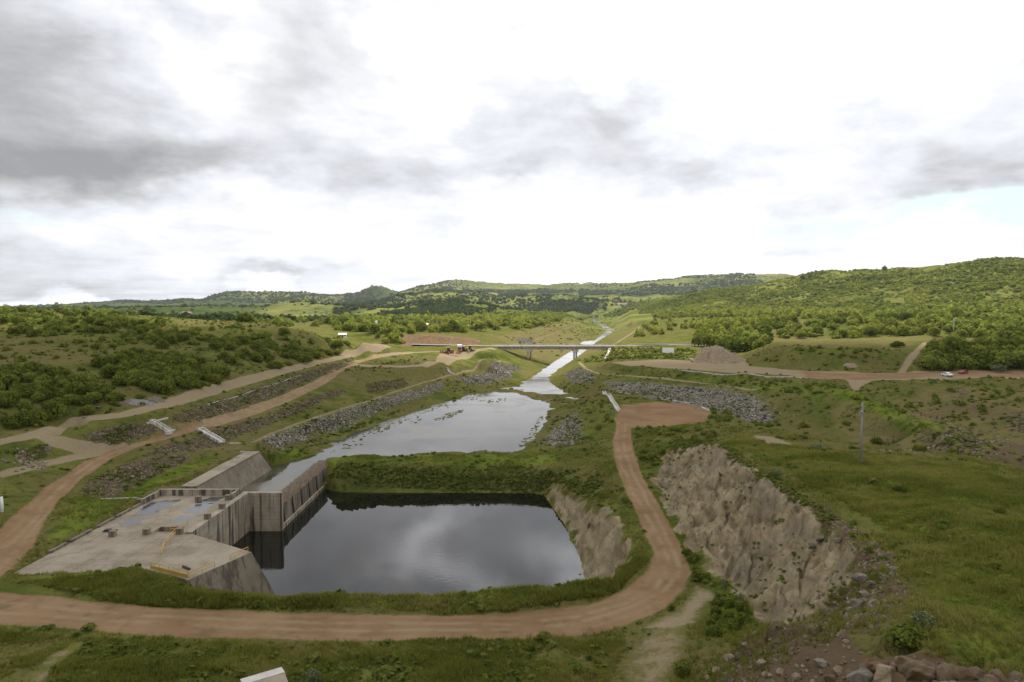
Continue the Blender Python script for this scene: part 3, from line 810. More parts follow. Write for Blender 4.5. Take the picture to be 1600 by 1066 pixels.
def ground_material():
    mt, t, b = new_mat('ground')
    P = t.add('ShaderNodeTexCoord').outputs['Object']
    A1 = t.add('ShaderNodeAttribute', attribute_name='cover_a'); A2 = t.add('ShaderNodeAttribute', attribute_name='cover_b'); A3 = t.add('ShaderNodeAttribute', attribute_name='cover_c')
    s1 = t.add('ShaderNodeSeparateColor'); t.put(s1.inputs[0], A1.outputs['Color'])
    s2 = t.add('ShaderNodeSeparateColor'); t.put(s2.inputs[0], A2.outputs['Color'])
    dirt, sand, rip = s1.outputs; rock = A1.outputs['Alpha']
    dry, lush_and_shade, brip = s2.outputs; wood = A2.outputs['Alpha']
    nL = t.noise(P, .022, 4, .55); nM = t.noise(P, .11, 5, .6); nS = t.noise(P, .55, 5, .62); nF = t.noise(P, 2.6, 4, .65); nXF = t.noise(P, 7.0, 3, .7)
    # grass: several greens in patches
    g = t.mix(t.sstep(nM, .38, .62), (.074, .090, .019), (.136, .136, .034))
    g = t.mix(t.sstep(nL, .42, .62), g, (.128, .112, .040))
    g = t.mix(t.m('MULTIPLY', t.sstep(nS, .52, .68), .75), g, (.034, .056, .014))
    g = t.mix(t.m('MULTIPLY', t.sstep(nF, .50, .72), .65), g, (.024, .038, .010))
    g = t.mix(t.m('MULTIPLY', t.sstep(nXF, .55, .75), .5), g, (.15, .16, .055))
    dryf = t.sstep(t.m('ADD', dry, t.m('MULTIPLY', t.m('SUBTRACT', t.m('ADD', t.m('MULTIPLY', nM, .6), t.m('MULTIPLY', nS, .4)), .5), 1.6)), .30, .85)
    dg = t.mix(nF, (.115, .090, .038), (.205, .168, .074))
    dg = t.mix(t.m('MULTIPLY', t.sstep(nS, .48, .62), .6), dg, (.070, .080, .025))
    g = t.mix(t.m('MULTIPLY', dryf, .85), g, dg)
    lg = t.mix(t.sstep(nM, .36, .64), (.078, .110, .015), (.150, .168, .030))
    lg = t.mix(t.m('MULTIPLY', t.sstep(nS, .46, .66), .8), lg, (.030, .058, .010))
    lg = t.mix(t.m('MULTIPLY', t.sstep(nF, .5, .75), .5), lg, (.11, .125, .03))
    lushf = t.sstep(t.m('ADD', lush_and_shade, t.m('MULTIPLY', t.m('SUBTRACT', nS, .5), .9)), .25, .7)
    g = t.mix(lushf, g, lg)
    # wooded far slopes: crowns as cells
    wv = t.mapping(P, (1, 1, .3))
    v1 = t.voro(wv, .085); v2 = t.voro(wv, .16)
    wood_d = t.m('MULTIPLY', t.sstep(v1, .25, .62, 1, 0), t.sstep(t.noise(P, .006, 4, .6), .40, .56))
    wood_d = t.m('ADD', wood_d, t.m('MULTIPLY', t.sstep(v2, .2, .5, 1, 0), .35), clamp=True)
    fg = t.mix(t.sstep(t.noise(P, .0055, 6, .65), .40, .60), (.105, .122, .026), (.195, .200, .048))
    fg = t.mix(t.m('MULTIPLY', lush_and_shade, .85), fg, (.034, .054, .018))  # far ridges: dense woods plus cloud shade put into the colour
    fg = t.mix(t.m('MULTIPLY', dry, .6), fg, (.200, .190, .070))
    fg = t.mix(wood_d, fg, (.022, .040, .012))
    g = t.mix(wood, g, fg)
    # stone pitching, grey and brown
    rv = t.voro(P, 1.45, out='Color'); rd = t.voro(P, 1.45); rvs = t.add('ShaderNodeSeparateColor'); t.put(rvs.inputs[0], rv)
    stone = t.ramp(rvs.outputs[0], [(0, (.12, .105, .082)), (.4, (.21, .19, .16)), (.8, (.31, .29, .255)), (1, (.42, .40, .36))])
    stone = t.mix(t.m('MULTIPLY', t.sstep(nM, .42, .60), .75), stone, (.095, .098, .034))
    stone = t.mix(t.sstep(rd, .38, .62), stone, (.035, .032, .024))
    ripf = t.sstep(t.m('ADD', rip, t.m('MULTIPLY', t.m('SUBTRACT', nS, .5), 1.2)), .38, .62)
    bst = t.ramp(rvs.outputs[1], [(0, (.080, .060, .038)), (.5, (.130, .102, .068)), (.85, (.19, .155, .11)), (1, (.27, .24, .19))])
    bst = t.mix(t.sstep(rd, .40, .62), bst, (.045, .042, .020))
    bst = t.mix(t.m('MULTIPLY', t.sstep(nM, .45, .6), .5), bst, (.085, .088, .030))
    bripf = t.sstep(t.m('ADD', brip, t.m('MULTIPLY', t.m('SUBTRACT', nS, .5), 1.3)), .40, .66)
    g = t.mix(bripf, g, bst)
    g = t.mix(ripf, g, stone)
    # cut rock
    sv = t.mapping(P, (.5, .16, .30), (0, 0, R(-38)))
    k1 = t.noise(sv, 1.3, 6, .62, .6); k2 = t.noise(P, .16, 4, .6)
    rk = t.ramp(k1, [(.28, (.095, .072, .042)), (.45, (.200, .158, .094)), (.58, (.280, .226, .138)), (.75, (.355, .300, .195))])
    rk = t.mix(t.m('MULTIPLY', t.sstep(k2, .50, .64), .55), rk, (.190, .162, .118))
    rk = t.mix(t.m('MULTIPLY', t.sstep(nS, .58, .72), .5), rk, (.27, .19, .10))
    crk = t.voro(t.mapping(P, (.55, .30, .45), (0, 0, R(-38))), 1.0, 'DISTANCE_TO_EDGE')
    rk = t.mix(t.m('MULTIPLY', t.m('MULTIPLY', t.sstep(crk, .0, .07, 1, 0), t.sstep(nM, .42, .62)), .40), rk, (.060, .046, .030))
    rk = t.mix(t.m('MULTIPLY', t.sstep(nXF, .68, .78), .8), rk, (.40, .35, .28))
    rk = t.mix(t.m('MULTIPLY', t.sstep(nF, .58, .75), .45), rk, (.085, .066, .045))
    so = t.mix(nM, (.085, .060, .038), (.150, .105, .066))
    so = t.mix(t.m('MULTIPLY', t.sstep(nS, .50, .66), .6), so, (.175, .100, .052))
    so = t.mix(t.m('MULTIPLY', t.sstep(nF, .55, .75), .5), so, (.050, .038, .026))
    so = t.mix(t.m('MULTIPLY', t.sstep(nXF, .64, .76), .7), so, (.30, .26, .21))
    soilf = t.sstep(t.m('ADD', A3.outputs['Fac'], t.m('MULTIPLY', t.m('SUBTRACT', t.m('ADD', t.m('MULTIPLY', nS, .6), t.m('MULTIPLY', nM, .4)), .5), 1.5)), .42, .66)
    g = t.mix(soilf, g, so)
    g = t.mix(t.m('MULTIPLY', bripf, t.sstep(soilf, .2, .9)), g, bst)
    rockf = t.sstep(t.m('ADD', rock, t.m('MULTIPLY', t.m('SUBTRACT', t.m('ADD', t.m('MULTIPLY', nF, .5), t.m('MULTIPLY', nS, .5)), .5), 1.5)), .36, .62)
    g = t.mix(rockf, g, rk)
    # bare earth
    sd = t.mix(nM, (.225, .172, .106), (.300, .238, .156))
    sd = t.mix(t.m('MULTIPLY', t.sstep(nF, .5, .7), .4), sd, (.165, .130, .080))
    sandf = t.sstep(t.m('ADD', sand, t.m('MULTIPLY', t.m('SUBTRACT', t.m('ADD', t.m('MULTIPLY', nS, .55), t.m('MULTIPLY', nF, .45)), .5), 1.1)), .38, .64)
    g = t.mix(t.m('MULTIPLY', sandf, .92), g, sd)
    dr = t.mix(t.sstep(nM, .35, .65), (.196, .124, .066), (.250, .166, .094))
    dr = t.mix(t.m('MULTIPLY', t.sstep(nS, .5, .7), .5), dr, (.158, .096, .052))
    dr = t.mix(t.m('MULTIPLY', t.sstep(nXF, .6, .78), .6), dr, (.36, .26, .18))
    dr = t.mix(t.m('MULTIPLY', t.sstep(nF, .62, .78), .35), dr, (.12, .085, .045))
    A4 = t.add('ShaderNodeAttribute', attribute_name='cover_d')
    rutf = t.m('MULTIPLY', A4.outputs['Fac'], t.sstep(t.noise(P, .25, 4, .65), .36, .6), clamp=True)
    dr = t.mix(t.m('MULTIPLY', rutf, .55), dr, (.300, .228, .148))
    dr = t.mix(t.m('MULTIPLY', t.m('MULTIPLY', t.sstep(t.noise(P, .33, 5, .7, .5), .55, .68), t.m('SUBTRACT', 1.0, rutf)), .52), dr, (.120, .084, .048))
    dirtf = t.sstep(t.m('ADD', dirt, t.m('MULTIPLY', t.m('SUBTRACT', t.m('ADD', t.m('MULTIPLY', nS, .6), t.m('MULTIPLY', nF, .4)), .5), 1.7)), .36, .66)
    g = t.mix(dirtf, g, dr)
    t.put(b.inputs['Base Color'], g)
    b.inputs['Specular IOR Level'].default_value = 0.0
    bump = t.add('ShaderNodeBump')
    bump.inputs['Strength'].default_value = 0.7
    bump.inputs['Distance'].default_value = 0.35
    hgt = t.m('ADD', t.m('MULTIPLY', nF, .6), t.m('MULTIPLY', t.m('MULTIPLY', rd, -1.0), t.m('MAXIMUM', ripf, bripf)))
    hgt = t.m('MULTIPLY', hgt, t.m('SUBTRACT', 1.0, t.m('MULTIPLY', dirtf, .7)))
    t.put(bump.inputs['Height'], hgt)
    t.l.new(bump.outputs[0], b.inputs['Normal'])
    return mt


GROUND_MAT = ground_material()


def tag(o, label=None, cat=None, group=None, kind=None):
    for k, v in (('label', label), ('category', cat), ('group', group), ('kind', kind)):
        if v:
            o[k] = v
    return o


def mesh_np(name, V, faces_flat, loop_tot, mat=None, smooth=True):
    me = bpy.data.meshes.new(name)
    V = np.asarray(V, np.float32)
    me.vertices.add(len(V)); me.vertices.foreach_set('co', V.ravel())
    ff = np.asarray(faces_flat, np.int32); lt = np.asarray(loop_tot, np.int32)
    me.loops.add(len(ff)); me.loops.foreach_set('vertex_index', ff)
    me.polygons.add(len(lt)); me.polygons.foreach_set('loop_start', np.concatenate([[0], np.cumsum(lt)[:-1]]).astype(np.int32))
    me.polygons.foreach_set('loop_total', lt)
    me.polygons.foreach_set('use_smooth', np.full(len(lt), smooth))
    me.update(calc_edges=True)
    if mat:
        me.materials.append(mat)
    return me


def build_terrain():
    Z = H
    # smooth normals over the whole sheet so that its pieces meet without seams
    dpu = np.stack([np.gradient(GX, axis=0), np.gradient(GY, axis=0), np.gradient(Z, axis=0)], -1)
    dpt = np.stack([np.gradient(GX, axis=1), np.gradient(GY, axis=1), np.gradient(Z, axis=1)], -1)
    N = np.cross(dpt, dpu)
    N /= np.linalg.norm(N, axis=-1, keepdims=True) + 1e-12
    N[N[..., 2] < 0] *= -1
    V = np.stack([GX, GY, Z], -1).reshape(-1, 3); N = N.reshape(-1, 3)
    A = np.stack([MASK[k] for k in ('dirt', 'sand', 'riprap', 'rock')], -1).reshape(-1, 4)
    B = np.stack([MASK[k] for k in ('dry', 'lush_and_shade', 'brip', 'wood')], -1).reshape(-1, 4)
    SO = MASK['soil'].reshape(-1)
    i, j = np.meshgrid(np.arange(NR - 1), np.arange(NTH - 1), indexing='ij')
    q = np.stack([i * NTH + j, i * NTH + j + 1, (i + 1) * NTH + j + 1, (i + 1) * NTH + j], -1).reshape(-1, 4)
    qa = A[q].mean(1); qb = B[q].mean(1); qr = GR[:-1, :-1].ravel()
    cls = np.zeros(len(q), int)                      # 0 ground
    cls[qr > 900] = 1                                # hills
    cls[(qb[:, 2] > .55) | (SO[q].mean(1) > .8)] = 4
    cls[qa[:, 2] > .5] = 3
    cls[qa[:, 3] > .5] = 5
    cls[qa[:, 1] > .5] = 6
    cls[qa[:, 0] > .5] = 2
    for c, nm in enumerate(['ground', 'hills', 'dirt_road', 'stone_pitching', 'stony_slope', 'rock_cutting', 'bare_earth_path']):
        f = q[cls == c]
        if not len(f):
            continue
        ids, inv = np.unique(f, return_inverse=True)
        me = mesh_np(nm, V[ids], inv.ravel(), np.full(len(f), 4), GROUND_MAT)
        for an, arr in (('cover_a', A), ('cover_b', B)):
            at = me.attributes.new(an, 'FLOAT_COLOR', 'POINT')
            at.data.foreach_set('color', arr[ids].astype(np.float32).ravel())
        at = me.attributes.new('cover_c', 'FLOAT', 'POINT')
        at.data.foreach_set('value', SO[ids].astype(np.float32))
        at = me.attributes.new('cover_d', 'FLOAT', 'POINT')
        at.data.foreach_set('value', RUT.reshape(-1)[ids].astype(np.float32))
        me.normals_split_custom_set_from_vertices(N[ids].astype(np.float32))
        o = bpy.data.objects.new(nm, me)
        COL.objects.link(o)
        tag(o, kind='structure')


build_terrain()

# ---------------------------------------------------------------- water


def water_material(name, deep, rough, ripple, scale):
    mt, t, b = new_mat(name)
    b.inputs['Base Color'].default_value = (*deep, 1)
    b.inputs['Roughness'].default_value = rough
    b.inputs['IOR'].default_value = 1.333
    b.inputs['Specular IOR Level'].default_value = 0.5
    P = t.add('ShaderNodeTexCoord').outputs['Object']
    n = t.noise(P, scale, 3, .6)
    if rough > .03:
        sc = t.sstep(t.noise(P, .05, 5, .62, .8), .46, .66)
        t.put(b.inputs['Base Color'], t.mix(sc, deep, tuple(k * 2.1 for k in deep)))
        t.put(b.inputs['Roughness'], t.m('ADD', rough, t.m('MULTIPLY', sc, .16)))
    patch = t.sstep(t.noise(P, .035, 3, .5), .42, .62, .15, 1.0)
    bp = t.add('ShaderNodeBump')
    bp.inputs['Distance'].default_value = ripple
    t.put(bp.inputs['Strength'], patch)
    t.put(bp.inputs['Height'], n)
    t.l.new(bp.outputs[0], b.inputs['Normal'])
    return mt


def flat_sheet(name, poly, z, mat):
    me = bpy.data.meshes.new(name)
    bm = bmesh.new()
    bm.faces.new([bm.verts.new((p[0], p[1], z)) for p in poly])
    bmesh.ops.recalc_face_normals(bm, faces=bm.faces)
    for f in bm.faces:
        if f.normal.z < 0:
            f.normal_flip()
    bmesh.ops.triangulate(bm, faces=bm.faces)
    bm.to_mesh(me); bm.free()
    me.materials.append(mat)
    o = bpy.data.objects.new(name, me)
    COL.objects.link(o)
    return o


pool = flat_sheet('pool_water', [(-47.2, 84), (20, 84), (22, 118), (14, 147), (6, 149), (-42.0, 150.6), (-41.9, 122), (-47.2, 120.8)], 0.0, water_material('pool_water', (.008, .008, .006), .02, .008, 1.2))
tag(pool, kind='structure')
river = flat_sheet('river_water', [(-56.2, 120.5), (-43.2, 120.5), (-42.9, 160), (20, 158), (30, 230), (45, 262), (50, 330), (60, 430), (150, 700), (185, 940), (260, 1400), (380, 2300), (230, 2300), (130, 1400), (110, 940), (60, 680), (0, 430), (0, 330), (-45, 240), (-60, 170)], 4.0,
                   water_material('river_water', (.055, .050, .034), .06, .016, .9))
tag(river, kind='structure')
# ---------------------------------------------------------------- building helpers


class MB:
    """collects boxes, prisms, tubes into one mesh"""
    def __init__(s):
        s.bm = bmesh.new()

    def box(s, x0, x1, y0, y1, z0, z1, M=None):
        vs = [s.bm.verts.new((x, y, z)) for x in (x0, x1) for y in (y0, y1) for z in (z0, z1)]
        for f in ((0, 1, 3, 2), (4, 6, 7, 5), (0, 4, 5, 1), (2, 3, 7, 6), (0, 2, 6, 4), (1, 5, 7, 3)):
            s.bm.faces.new([vs[k] for k in f])
        if M is not None:
            for v in vs:
                v.co = M @ v.co
        return s

    def prism(s, poly, z0, z1):
        """poly of (x,y); z0,z1 numbers or per-vertex lists"""
        n = len(poly)
        z0 = [z0] * n if not hasattr(z0, '__len__') else z0
        z1 = [z1] * n if not hasattr(z1, '__len__') else z1
        a = [s.bm.verts.new((p[0], p[1], z)) for p, z in zip(poly, z0)]; b = [s.bm.verts.new((p[0], p[1], z)) for p, z in zip(poly, z1)]
        s.bm.faces.new(a[::-1]); s.bm.faces.new(b)
        for k in range(n):
            s.bm.faces.new([a[k], a[(k + 1) % n], b[(k + 1) % n], b[k]])
        return s

    def hull(s, pts):
        """eight corners: bottom four then top four"""
        v = [s.bm.verts.new(p) for p in pts]
        for f in ((3, 2, 1, 0), (4, 5, 6, 7), (0, 1, 5, 4), (1, 2, 6, 5), (2, 3, 7, 6), (3, 0, 4, 7)):
            s.bm.faces.new([v[k] for k in f])
        return s

    def tube(s, path, rad, n=8, cap=True):
        path = [Vector(p) for p in path]
        rad = [rad] * len(path) if not hasattr(rad, '__len__') else rad
        rings = []
        for k, p in enumerate(path):
            t = (path[min(k + 1, len(path) - 1)] - path[max(k - 1, 0)]).normalized()
            u = t.orthogonal().normalized() if k == 0 else (u - t * u.dot(t)).normalized()
            w = t.cross(u)
            rings.append([s.bm.verts.new(p + (u * math.cos(2 * math.pi * q / n) + w * math.sin(2 * math.pi * q / n)) * rad[k]) for q in range(n)])
        for a, b in zip(rings[:-1], rings[1:]):
            for q in range(n):
                s.bm.faces.new([a[q], a[(q + 1) % n], b[(q + 1) % n], b[q]])
        if cap:
            s.bm.faces.new(rings[0][::-1]); s.bm.faces.new(rings[-1])
        return s

    def build(s, name, mat, parent=None, loc=None, bevel=0, smooth=False, M=None):
        bmesh.ops.recalc_face_normals(s.bm, faces=s.bm.faces)
        if bevel:
            bmesh.ops.bevel(s.bm, geom=[e for e in s.bm.edges], offset=bevel, segments=2, affect='EDGES', profile=.6)
        if M is not None:
            bmesh.ops.transform(s.bm, matrix=M, verts=s.bm.verts)
        me = bpy.data.meshes.new(name)
        s.bm.to_mesh(me); s.bm.free()
        if smooth:
            me.polygons.foreach_set('use_smooth', [True] * len(me.polygons))
        me.materials.append(mat)
        o = bpy.data.objects.new(name, me)
        COL.objects.link(o)
        if parent is not None:
            o.parent = parent
        if loc is not None:
            o.location = loc
        return o


def thing(name, label, cat, loc=(0, 0, 0), rz=0, group=None):
    o = bpy.data.objects.new(name, None)
    COL.objects.link(o)
    o.location = loc; o.rotation_euler = (0, 0, rz)
    o.empty_display_size = .5
    return tag(o, label, cat, group)


def copy_tree(o, parent=None):
    c = o.copy()
    COL.objects.link(c)
    if parent is not None:
        c.parent = parent
    for ch in list(o.children):
        copy_tree(ch, c)
    return c


def plain(name, col, rough=.6, metal=0, var=.15, scale=3.0, spec=.4):
    mt, t, b = new_mat(name)
    P = t.add('ShaderNodeTexCoord').outputs['Object']
    n = t.noise(P, scale, 4, .6)
    t.put(b.inputs['Base Color'], t.mix(n, tuple(c * (1 - var) for c in col), tuple(min(1, c * (1 + var)) for c in col)))
    b.inputs['Roughness'].default_value = rough; b.inputs['Metallic'].default_value = metal
    b.inputs['Specular IOR Level'].default_value = spec
    return mt


def concrete(name, lo, hi, streak=.8, dark=(.06, .052, .042), lines=0.0, joints=0.0):
    mt, t, b = new_mat(name)
    tc = t.add('ShaderNodeTexCoord'); P = tc.outputs['Object']
    geo = t.add('ShaderNodeNewGeometry')
    sn = t.add('ShaderNodeSeparateXYZ'); t.put(sn.inputs[0], geo.outputs['Normal'])
    vert = t.sstep(t.m('ABSOLUTE', sn.outputs[2]), .25, .8, 1, 0)
    n1 = t.noise(P, .28, 5, .6); n2 = t.noise(P, 2.4, 5, .65)
    c = t.mix(t.sstep(n1, .35, .65), lo, hi)
    c = t.mix(t.m('MULTIPLY', t.sstep(n2, .5, .75), .45), c, tuple(k * .6 for k in lo))
    # rain streaks on walls, blotches on floors
    sv = t.mapping(P, (1.15, 1.15, .07)); s1 = t.noise(sv, 1.0, 5, .65)
    st = t.m('MULTIPLY', t.m('MULTIPLY', t.sstep(s1, .47, .60), vert), streak)
    c = t.mix(st, c, dark)
    bl = t.m('MULTIPLY', t.m('MULTIPLY', t.sstep(t.noise(P, .55, 5, .65, .6), .54, .66), t.m('SUBTRACT', 1.0, vert)), .45)
    c = t.mix(bl, c, tuple(k * .62 for k in lo))
    if lines:
        br = t.add('ShaderNodeTexBrick')
        px = t.add('ShaderNodeSeparateXYZ'); t.put(px.inputs[0], P)
        cb = t.add('ShaderNodeCombineXYZ'); t.put(cb.inputs[0], t.m('ADD', px.outputs[0], px.outputs[1])); t.put(cb.inputs[1], px.outputs[2])
        t.put(br.inputs['Vector'], cb.outputs[0])
        br.inputs['Scale'].default_value = 1.0; br.inputs['Brick Width'].default_value = 3.0; br.inputs['Row Height'].default_value = 2.1; br.inputs['Mortar Size'].default_value = .04; br.offset = 0
        br.inputs['Mortar Smooth'].default_value = .4
        c = t.mix(t.m('MULTIPLY', t.m('MULTIPLY', br.outputs['Fac'], vert), lines), c, dark)
    if joints:
        jb = t.add('ShaderNodeTexBrick'); t.put(jb.inputs['Vector'], P); jb.offset = 0
        jb.inputs['Scale'].default_value = 1.0; jb.inputs['Brick Width'].default_value = 4.6; jb.inputs['Row Height'].default_value = 4.1; jb.inputs['Mortar Size'].default_value = .05
        c = t.mix(t.m('MULTIPLY', t.m('MULTIPLY', jb.outputs['Fac'], t.m('SUBTRACT', 1.0, vert)), joints), c, dark)
        c = t.mix(t.m('MULTIPLY', t.sstep(t.noise(P, .13, 4, .6, .8), .50, .66), .5), c, (.36, .31, .235))
        c = t.mix(t.m('MULTIPLY', t.sstep(t.noise(P, .9, 5, .7, 1.2), .60, .70), .55), c, (.13, .11, .08))
    t.put(b.inputs['Base Color'], c)
    b.inputs['Roughness'].default_value = .85
    bp = t.add('ShaderNodeBump'); bp.inputs['Strength'].default_value = .25; bp.inputs['Distance'].default_value = .05
    t.put(bp.inputs['Height'], n2); t.l.new(bp.outputs[0], b.inputs['Normal'])
    return mt


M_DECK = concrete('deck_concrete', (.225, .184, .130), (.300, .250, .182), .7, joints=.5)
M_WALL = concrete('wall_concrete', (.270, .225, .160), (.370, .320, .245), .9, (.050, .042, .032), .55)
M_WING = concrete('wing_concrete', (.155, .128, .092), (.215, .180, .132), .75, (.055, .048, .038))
M_PALE = concrete('pale_concrete', (.42, .40, .35), (.55, .53, .48), .5)
M_BRIDGE = concrete('bridge_concrete', (.42, .38, .31), (.54, .49, .41), .5, (.10, .085, .07))
M_YELLOW = plain('yellow_paint', (.46, .30, .05), .5, 0, .2, 2)
M_WHITE = plain('white_paint', (.78, .78, .76), .45)
M_DARK = plain('dark_steel', (.035, .033, .03), .6)
M_GREYP = plain('grey_pole', (.24, .23, .21), .8)
M_WOOD = plain('old_timber', (.055, .04, .03), .8)

# ---------------------------------------------------------------- concrete intake between the two waters
plat = thing('concrete_platform', 'large pale concrete deck with stained walls standing beside the dark pool', 'platform', (-54, 100, 6.2))


def part(mb, name, mat, parent, bevel=0, smooth=False):
    o = mb.build(name, mat, parent, None, bevel, smooth)
    o.matrix_parent_inverse = Matrix.Translation(-parent.location)
    return o


Zd = 6.8
hx0, hx1, hy0, hy1 = -52.8, -49.2, 98.9, 101.2
slab = MB()
slab.prism([(-62, 82.6), (-45.9, 84.4), (-47.702, 98), (-47.702, hy0), (-62, hy0)], 5.6, Zd)
slab.prism([(-62, hy0), (hx0, hy0), (hx0, hy1), (-62, hy1)], 5.6, Zd)
slab.prism([(hx1, hy0), (-47.702, hy0), (-47.702, hy1), (hx1, hy1)], 5.6, Zd)
slab.prism([(-62, hy1), (-47.702, hy1), (-47.702, 118.6), (-62, 118.6)], 5.6, Zd)
slab.prism([(-47.702, 98), (-45.9, 84.4), (-39.3, 81.2), (-35.2, 90.6), (-46.7, 98)], 5.6, Zd)
bmesh.ops.remove_doubles(slab.bm, verts=slab.bm.verts, dist=.002)
part(slab, 'deck', M_DECK, plat)
part(MB().box(hx0, hx1, hy0, hy1, 4.4, 5.0), 'pit_floor', M_DARK, plat)
part(MB().box(-47.7, -46.7, 98.0, 120.0, -3.5, Zd + .22), 'retaining_wall', M_WALL, plat, .03)
part(MB().prism([(-46.7, 119.4), (-40.9, 119.4), (-40.9, 120.4), (-46.7, 120.4)], -3.5, Zd + .1), 'end_wall', M_WALL, plat)
# battered wing at the near end
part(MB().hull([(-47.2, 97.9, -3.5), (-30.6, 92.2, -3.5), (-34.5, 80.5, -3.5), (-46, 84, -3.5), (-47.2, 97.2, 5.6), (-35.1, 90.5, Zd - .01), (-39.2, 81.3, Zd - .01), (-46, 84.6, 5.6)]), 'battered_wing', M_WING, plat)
pw = MB()
pw.box(-62.0, -61.6, 112.6, 118.0, Zd, 7.75)
pw.box(-62.0, -47.9, 118.0, 118.6, Zd - .6, 7.9)
pw.box(-48.3, -47.9, 115.6, 118.0, Zd, 7.8)
part(pw, 'parapet', M_WALL, plat, .03)
kb = MB()
for y0, y1 in ((90, 93.5), (94.3, 99.2), (100.6, 104.8), (105.6, 109.5), (110, 112.5)):
    kb.box(-62.25, -61.85, y0, y1, Zd - .6, Zd + .35)
part(kb, 'edge_kerb', M_WING, plat, .03)

wing = thing('wing_wall', 'long sloping concrete wing wall beside the grass at the upper water', 'wall', (-56, 134, 4))
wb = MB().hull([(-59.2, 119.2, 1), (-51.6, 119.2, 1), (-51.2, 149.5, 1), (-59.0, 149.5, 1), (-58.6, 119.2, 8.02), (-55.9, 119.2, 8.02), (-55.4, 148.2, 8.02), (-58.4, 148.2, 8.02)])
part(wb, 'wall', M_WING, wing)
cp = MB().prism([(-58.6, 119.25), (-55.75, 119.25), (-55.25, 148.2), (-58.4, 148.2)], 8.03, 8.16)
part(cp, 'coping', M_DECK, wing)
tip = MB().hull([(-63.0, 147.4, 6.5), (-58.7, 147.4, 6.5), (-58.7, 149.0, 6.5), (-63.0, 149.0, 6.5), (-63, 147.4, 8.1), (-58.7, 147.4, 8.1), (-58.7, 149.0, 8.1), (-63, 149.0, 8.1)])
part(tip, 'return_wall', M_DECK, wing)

div = thing('divider_wall', 'low concrete divider wall with ragged stony crest between pool and channel', 'wall', (-42, 136, 0))
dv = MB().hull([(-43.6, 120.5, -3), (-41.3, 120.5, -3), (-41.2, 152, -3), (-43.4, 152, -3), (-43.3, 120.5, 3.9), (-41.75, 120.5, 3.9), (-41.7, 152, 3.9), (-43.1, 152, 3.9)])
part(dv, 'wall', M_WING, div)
for k in range(6):
    y = 122.5 + k * 5.2
    part(MB().hull([(-41.6, y, .5), (-41.26, y, .5), (-41.26, y + .5, .5), (-41.6, y + .5, .5), (-42, y, 3.9), (-41.66, y, 3.9), (-41.66, y + .5, 3.9), (-42, y + .5, 3.9)]), 'joint', M_DARK, div)
part(MB().box(-41.4, -41.0, 120.5, 152, -3, .75), 'footing', M_WALL, div, .04)
# ragged crest
cr = MB()
rng = random.Random(5)
N1, N2 = 64, 6
gv = [[None] * (N2 + 1) for _ in range(N1 + 1)]
for a in range(N1 + 1):
    for b2 in range(N2 + 1):
        y = 120.5 + a * 33 / N1
        f = b2 / N2
        x = -41.7 - f * 2.2
        z = 3.85 + 1.35 * math.sin(min(f * 1.7, 1) * math.pi / 2) * (1 if f < .95 else .3) + rng.uniform(-.22, .22)
        gv[a][b2] = cr.bm.verts.new((x + rng.uniform(-.12, .12), y + rng.uniform(-.15, .15), z))
for a in range(N1):
    for b2 in range(N2):
        cr.bm.faces.new([gv[a][b2], gv[a + 1][b2], gv[a + 1][b2 + 1], gv[a][b2 + 1]])
M_CREST = plain('crest_rubble', (.165, .125, .088), .95, 0, .45, 1.6, .1)
part(cr, 'crest', M_CREST, div)

# ---------------------------------------------------------------- things lying about on the deck
wet = plain('wet_concrete', (.060, .065, .070), .16, 0, .25, 1.2, .5)


def on_deck(px, py):
    return pz(px, py, Zd)


PUD = [([(208, 804), (235, 785), (285, 780), (262, 792), (240, 804)], 'long dark rain puddle below the far parapet corner'),
       ([(284, 802), (306, 788), (334, 786), (318, 802)], 'square dark rain puddle beside the middle of the stained wall'),
       ([(263, 817), (284, 806), (308, 806), (290, 817)], 'small dark rain puddle between pit and square puddle'),
       ([(186, 820), (200, 810), (229, 809), (212, 820)], 'small dark rain puddle near the grassy deck edge'),
       ([(300, 787), (330, 777), (352, 776), (335, 787)], 'thin dark rain puddle by the parapet end')]
for pts, lab in PUD:
    poly = [on_deck(*p)[:2] for p in pts]
    cx = sum(p[0] for p in poly) / len(poly); cy = sum(p[1] for p in poly) / len(poly)
    out = []
    n = len(poly)
    for k in range(n):
        for f in np.linspace(0, 1, 8, endpoint=False):
            x = poly[k][0] * (1 - f) + poly[(k + 1) % n][0] * f; y = poly[k][1] * (1 - f) + poly[(k + 1) % n][1] * f
            s_ = 1 + .22 * float(vnoise(np.array([x * 1.3]), np.array([y * 1.3]), 5)[0])
            out.append((cx + (x - cx) * s_, cy + (y - cy) * s_))
    o = flat_sheet('puddle', out, Zd + .006, wet)
    tag(o, lab, 'puddle', 'rain puddles on the deck')
blocks = [((310, 783), 'concrete block on the deck in front of the far parapet'), ((356, 781), 'concrete block at the parapet end by the stained wall'), ((336, 797), 'concrete block upon the middle of the stained wall'),
          ((313, 813), 'concrete block upon the stained wall nearest the pit'), ((229, 835), 'concrete block on the deck left of the pit'), ((281, 834), 'concrete block at the right end of the pit'), ((176, 838), 'concrete block by a dark patch near the deck edge'),
          ((219, 787), 'concrete block at the end of the side parapet')]
proto = None
